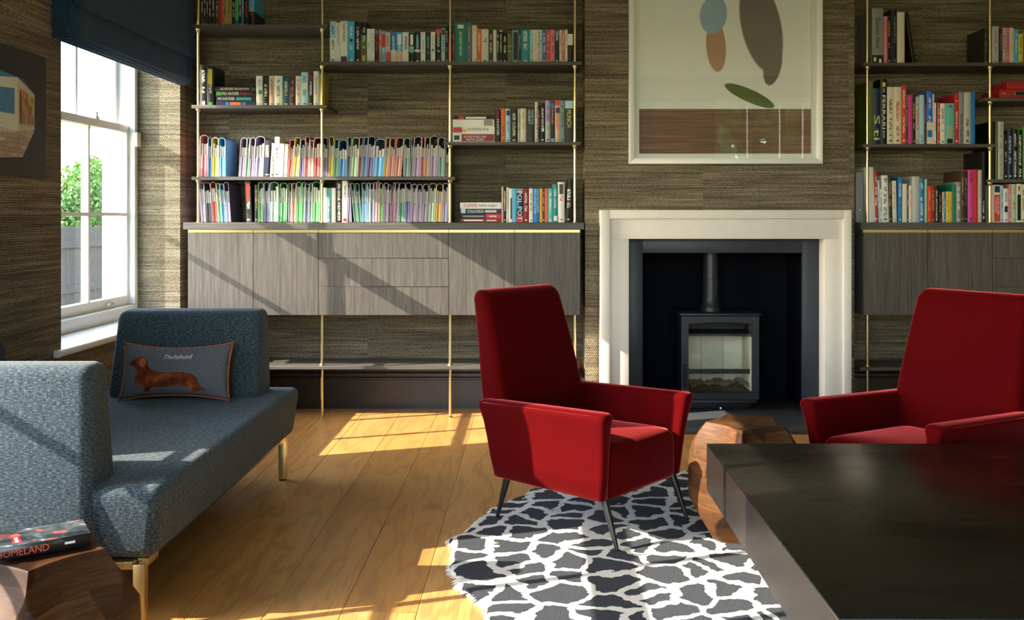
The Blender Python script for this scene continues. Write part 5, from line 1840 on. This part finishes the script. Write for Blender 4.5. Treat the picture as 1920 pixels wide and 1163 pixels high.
    lo += [('b', q6(76), q6(134), ty(710), 'white', 'grey', dict(zone=(0.5, 0.62))), ('b', q6(136), q6(182), ty(715), 'grey teal', 'white', dict(bands=[(0.66, 0.99, 0.0, 1.0, 'turquoise')])), ('b', q6(184), q6(228), ty(715), 'white', 'grey', dict(zone=(0, 0))),
           ('b', q6(230), q6(298), ty(640), 'black', 'cream', dict(zone=(0.1, 0.95))), ('b', q6(300), q6(358), ty(635), 'white', 'black', dict(bands=[(0.02, 0.1, 0.2, 0.8, 'red')], zone=(0.5, 0.95)))]
    for a, b, t, c, ln in ((376, 402, 660, 'lilac', -4), (432, 470, 660, 'green', -7), (474, 514, 660, 'green', -6), (518, 566, 655, 'sky blue', -1), (570, 602, 655, 'pale blue', 0), (604, 640, 660, 'blue grey', 0), (642, 672, 650, 'lilac', 0), (676, 698, 638, 'orange', 1), (702, 744, 658, 'leaf green', 0),
                           (748, 796, 655, 'mauve', 1), (798, 832, 675, 'purple', 1), (836, 860, 655, 'red', 3), (864, 906, 652, 'mauve', 1), (910, 976, 655, 'green', 2), (980, 1040, 652, 'purple', 2), (1044, 1102, 668, 'mauve', 2), (1106, 1160, 670, 'mauve', 2),
                           (1164, 1224, 670, 'mauve', 3), (1232, 1306, 660, 'pale green', 4), (1310, 1382, 665, 'gold', 3), (1388, 1446, 660, 'lilac', 1)):
        lo.append(('f', q6(a), q6(b), ty(t), c, ln, dict(fill=0.9)))
    lo.append(('f', q6(1452), q6(1486), ty(655), 'dark purple', 0, dict(d=0.26)))
    folder_row(ZTOP, 'on the worktop', 'card folders on the worktop', lo)

    # ---- shelves right of the fireplace
    w = 'on the top right shelf'
    g = 'books on the top shelf right of the picture'
    book_row((1600, 0), 0.18913, 614, Z_I, w, g, [
        (186, 300, 60, 'grey', 'black', dict(d=0.25, texts=[('Damien Hirst', 'black', 0.18, 0.72, 0.42)], bands=[(0.0, 0.16, 0.0, 1.0, 'black'), (0.05, 0.12, 0.15, 0.35, 'white'), (0.02, 0.09, 0.6, 0.8, 'white')])), (304, 338, 140, 'pink', 'orange', dict(d=0.2)), (340, 372, 130, 'black', 'gold', dict(d=0.2)), (374, 392, 70, 'dark purple', 'white', dict(d=0.24, zone=(0, 0))),
        (394, 430, 80, 'black', 'grey', dict(d=0.22)), (436, 510, 100, 'cream', 'tan', dict(d=0.22, zone=(0, 0))), (588, 618, 92, 'black', 'charcoal', dict(d=0.24, lean=-74, zone=(0, 0), say='leaning to the left'))])
    book_row((1600, 0), 0.18913, 625, Z_I, w, g, [
        (1300, 1334, 270, 'charcoal', 'grey', dict(d=0.24)), (1378, 1444, 250, 'pale grey', 'grey', dict(d=0.22)), (1452, 1478, 275, 'maroon', 'pink'), (1482, 1512, 265, 'pale grey', 'black'), (1514, 1550, 265, 'pink', 'brown'), (1552, 1592, 265, 'cream', 'tan'), (1595, 1638, 280, 'sky blue', 'white'), (1640, 1682, 325, 'yellow', 'brown'),
        (1686, 1730, 330, 'teal', 'white'), (1734, 1790, 300, 'cream', 'black'), (1794, 1850, 290, 'navy', 'white')], start=8)
    w = 'on the middle right shelf'
    g = 'books on the middle shelf right of the picture'
    book_row((1600, 120), 0.16667, 904, Z_J, w, g, [
        (172, 222, 190, 'olive', 'pale green', dict(d=0.24, zone=(0, 0))), (226, 304, 270, 'navy', 'yellow', dict(d=0.22, texts=[('ti', 'yellow', 0.72, 0.92, 0.8), ('S', 'yellow', 0.48, 0.64, 0.8)])), (308, 378, 165, 'black', 'white', dict(d=0.25, texts=[('THE', 'white', 0.14, 0.20, 0.3), ('FERRARI', 'white', 0.25, 0.76, 0.5), ('BOOK', 'pale blue', 0.79, 0.90, 0.3)], bands=[(0.88, 0.95, 0.3, 0.75, 'yellow')])),
        (382, 456, 255, 'cream', 'brown', dict(zone=(0.15, 0.8), d=0.21)), (458, 542, 255, 'cream', 'red', dict(zone=(0.15, 0.8), d=0.21)), (545, 596, 235, 'red orange', 'white', dict(zone=(0.2, 0.92))), (598, 612, 270, 'charcoal', 'white'), (617, 664, 345, 'hot pink', 'white', dict(zone=(0, 0))), (666, 700, 370, 'black', 'yellow'),
        (702, 744, 370, 'pale grey', 'red'), (746, 796, 345, 'pale blue', 'teal', dict(zone=(0.05, 0.2))), (798, 824, 380, 'maroon', 'grey'), (827, 894, 305, 'bright blue', 'white', dict(d=0.22, bands=[(0.0, 0.42, 0.0, 1.0, 'cream'), (0.14, 0.27, 0.1, 0.9, 'blue')])), (896, 910, 335, 'white', 'grey'), (914, 946, 435, 'white', 'black', dict(bands=[(0.0, 1.0, 0.5, 0.9, 'black')])),
        (948, 976, 435, 'red orange', 'white'), (978, 1030, 440, 'white', 'black'), (1036, 1138, 438, 'turquoise', 'gold', dict(zone=(0.15, 0.5), bands=[(0.03, 0.14, 0.2, 0.8, 'black'), (0.9, 0.95, 0.4, 0.7, 'dark red')])), (1142, 1186, 335, 'red', 'white', dict(d=0.24)), (1188, 1240, 312, 'grey', 'black', dict(d=0.24, texts=[('RON MUECK', 'black', 0.43, 0.98, 0.55)])),
        (1246, 1324, 315, 'pale grey', 'black', dict(d=0.22, zone=(0.15, 0.55))), (1328, 1370, 310, 'blue', 'white', dict(d=0.22, zone=(0, 0)))])
    w = 'on the right worktop'
    g = 'books on the worktop right of the fireplace'
    nx = book_row((1600, 290), 0.16667, 786, ZTOP, w, g, [
        (160, 252, 165, 'white', 'grey', dict(lean=-28, d=0.22, zone=(0, 0))), (254, 284, 200, 'red', 'white', dict(lean=-22)), (286, 308, 310, 'pale blue', 'white', dict(lean=-14)), (310, 330, 410, 'white', 'black', dict(lean=-10)), (334, 404, 258, 'white', 'black', dict(lean=-16, zone=(0.1, 0.95))), (406, 440, 260, 'charcoal', 'tan', dict(lean=-12)),
        (444, 490, 318, 'cream', 'tan', dict(lean=-8)), (504, 550, 280, 'blue', 'white'), (553, 604, 352, 'cream', 'brown', dict(zone=(0, 0))), (607, 622, 370, 'maroon', 'white'), (624, 658, 370, 'white', 'red'), (664, 742, 268, 'pale grey', 'grey', dict(d=0.24, zone=(0, 0))), (744, 800, 295, 'blue', 'white', dict(zone=(0.15, 0.9))), (806, 830, 300, 'pale green', 'grey'), (837, 880, 375, 'red orange', 'gold'),
        (882, 918, 370, 'dark red', 'gold'), (920, 956, 385, 'black', 'white', dict(zone=(0.05, 0.9))), (962, 998, 440, 'black', 'grey'), (1002, 1020, 445, 'peach', 'brown'), (1022, 1042, 445, 'blue', 'white'), (1044, 1078, 440, 'yellow', 'olive'), (1080, 1112, 440, 'gold', 'olive'), (1115, 1154, 358, 'green', 'white', dict(d=0.24, zone=(0, 0))), (1158, 1212, 330, 'grey', 'white', dict(d=0.22)), (1214, 1250, 205, 'brown', 'tan', dict(d=0.26)),
        (1252, 1286, 205, 'black', 'grey', dict(d=0.25)), (1288, 1358, 195, 'hot pink', 'wine', dict(d=0.25, zone=(0.75, 0.95))), (1360, 1402, 190, 'red', 'dark red', dict(d=0.25, zone=(0, 0))), (1404, 1444, 195, 'pale grey', 'grey', dict(d=0.24)), (1450, 1484, -10, 'black', 'white', dict(d=0.26, zone=(0.05, 0.3)))])
    book_row((1600, 290), 0.16667, 786, ZTOP, w, g, [
        (1545, 1580, 365, 'cream', 'brown', dict(zone=(0, 0))), (1582, 1654, 365, 'white', 'red', dict(bands=[(0.02, 0.74, 0.05, 0.98, 'red orange'), (0.8, 0.97, 0.1, 0.9, 'navy')], texts=[('ALAN CLARK', 'white', 0.32, 0.80, 0.30, 0.66), ('DIARIES', 'white', 0.36, 0.74, 0.22, 0.3)])), (1656, 1688, 370, 'pale blue', 'navy'), (1690, 1748, 405, 'white', 'black', dict(bands=[(0.3, 0.48, 0.2, 0.8, 'black')])),
        (1752, 1778, 356, 'pink', 'white'), (1780, 1838, 354, 'pale green', 'red'), (1840, 1888, 352, 'white', 'red', dict(bands=[(0.05, 0.72, 0.1, 0.9, 'black'), (0.84, 0.94, 0.3, 0.7, 'red')])), (1892, 1930, 358, 'cream', 'brown'), (1934, 1990, 354, 'navy', 'white'), (1994, 2040, 358, 'orange', 'white')], start=nx)
    w = 'on the lower right shelf'
    book_row((1600, 120), 0.16667, 1292, Z_L, w, 'books on the lower shelf at the right edge', [
        (1560, 1596, 640, 'black', 'charcoal', dict(d=0.26, zone=(0.1, 0.2))), (1600, 1624, 650, 'olive', 'grey', dict(d=0.25)), (1630, 1694, 640, 'pale grey', 'grey', dict(d=0.24, zone=(0.1, 0.95))), (1700, 1734, 780, 'black', 'white'), (1738, 1792, 740, 'navy', 'pale blue'),
        (1796, 1850, 730, 'black', 'white', dict(zone=(0.08, 0.92))), (1852, 1906, 735, 'black', 'white', dict(zone=(0.08, 0.92))), (1908, 1950, 700, 'leaf green', 'white'), (1954, 2010, 720, 'cream', 'brown')])

    # red box files and a grey box file
    redm = plain('red_box_file', (0.36, 0.012, 0.012), 0.4, var=0.08)
    redd = plain('red_box_file_seam', (0.16, 0.006, 0.006), 0.5, var=0.08)
    for nm, px0, py0, py1, lab in (('box_file', 1874, 167.6, 183.2, 'red box file with metal label holder, lower one on the right shelf'), ('box_file', 1888, 152.0, 167.2, 'red box file stacked on top of the other at the right shelf')):
        X0, z0, z1 = wx(px0, SPINE_Y), wz(py1, SPINE_Y), wz(py0, SPINE_Y)
        z0 = max(z0, Z_R + 0.0006) if py1 > 170 else z0
        b = thing(nm, (X0 + 0.17, SPINE_Y + 0.12, z0), lab, 'box file', 'red box files')
        box('body', X0, X0 + 0.35, SPINE_Y, SPINE_Y + 0.255, z0, z1, redm, b, 0.003)
        box('lid_seam', X0 + 0.006, X0 + 0.344, SPINE_Y - 0.001, SPINE_Y + 0.001, (z0 + z1) / 2 - 0.0015, (z0 + z1) / 2 + 0.0005, redd, b)
        if py1 > 170:
            h = box('label_holder', X0 + 0.095, X0 + 0.165, SPINE_Y - 0.003, SPINE_Y, z0 + 0.012, z1 - 0.012, M['steel'], b, 0.001, 1)
            box('label_card', X0 + 0.101, X0 + 0.159, SPINE_Y - 0.0036, SPINE_Y - 0.003, z0 + 0.017, z1 - 0.017, M['block_charcoal'] if 'block_charcoal' in M else M['ink_black'], h)
            lathe('badge', [(0.001, 0), (0.012, 0.0), (0.012, 0.002), (0.001, 0.003)], M['ink_white'], b, 4, (X0 + 0.03, SPINE_Y - 0.001, (z0 + z1) / 2 - 0.001))
    greym = plain('grey_box_file', (0.22, 0.225, 0.235), 0.5, var=0.06)
    X0, X1 = 2.052, wx(1620, SPINE_Y)
    b = thing('box_file', ((X0 + X1) / 2, 6.15, ZTOP), 'grey upright box file behind the rod at the fireplace end of the worktop', 'box file')
    box('body', X0, X0 + 0.05, SPINE_Y + 0.02, SPINE_Y + 0.265, ZTOP + 0.0006, wz(323, SPINE_Y), greym, b, 0.002)
    lathe('finger_ring', [(0.008, 0), (0.014, 0), (0.014, 0.002), (0.008, 0.002)], M['steel'], b, 14, (X0 + 0.025, SPINE_Y + 0.017, ZTOP + 0.08))

    # the paperback on the stool
    ang = math.atan2(0.108, 0.163)
    o = Vector((-1.091, 2.34, 0.4635))
    L, Wd, T = 0.198, 0.126, 0.030
    ex = Vector((math.cos(ang), math.sin(ang), 0))
    ey = Vector((-math.sin(ang), math.cos(ang), 0))
    root = thing('paperback', (o.x - 0.06, o.y + 0.02, o.z), 'dark thriller paperback with red title lettering lying on the walnut stool', 'book')
    m = NT('thriller_cover')
    p = m.vadd(m.coord(), (1.15, -2.4, 0.0))
    n1 = m.noise(p, 22.0, 3, 0.5, 0.8)
    n2 = m.noise(m.vadd(p, (5.0, 2.0, 0.0)), 16.0, 2)
    c = m.ramp(n1, [(0.3, (0.012, 0.015, 0.016)), (0.5, (0.05, 0.06, 0.062)), (0.62, (0.10, 0.115, 0.115)), (0.75, (0.45, 0.46, 0.44))])
    c = m.mix(m.step(n2, 0.55, 0.62), c, (0.40, 0.085, 0.055))
    cover = m.set(color=c, rough=0.18, spec=0.5)
    dark = plain('thriller_spine', (0.010, 0.010, 0.011), 0.25, var=0.1)

    def slab(name, u0, u1, v0, v1, z0, z1, mat, bev=0.0):
        q = [(u0, v0), (u1, v0), (u1, v1), (u0, v1)]
        pts = [o + ex * (u - L) + ey * v + Vector((0, 0, z)) for z in (z0, z1) for u, v in q]
        return hexa(name, pts, mat, root, bev, 1)
    slab('back_cover', 0, L, 0.0, Wd, 0.0, 0.001, dark)
    slab('front_cover', 0, L, 0.0, Wd, T - 0.001, T, cover)
    slab('spine', 0, L, -0.0012, 0.0, 0.0, T, dark, 0.0004)
    slab('pages', 0.002, L - 0.002, 0.0005, Wd - 0.002, 0.001, T - 0.001, M['paper'])
    P = lambda u, v, z: o + ex * (u - L) + ey * v + Vector((0, 0, z))
    text('HOMELAND', M['ink_orange'], root, P(0.050, -0.0018, T * 0.47), ex, (0, 0, 1), 0.112, 0.0175)
    slab('publisher_label', 0.140, 0.163, -0.0017, -0.0012, T * 0.42, T * 0.62, M['ink_white'])
    slab('red_sticker', 0.030, 0.050, 0.016, 0.070, T, T + 0.0004, M['block_red'])
    slab('white_patch', 0.036, 0.044, 0.022, 0.062, T + 0.0004, T + 0.0006, M['ink_white'])


build_books()
flush_text()
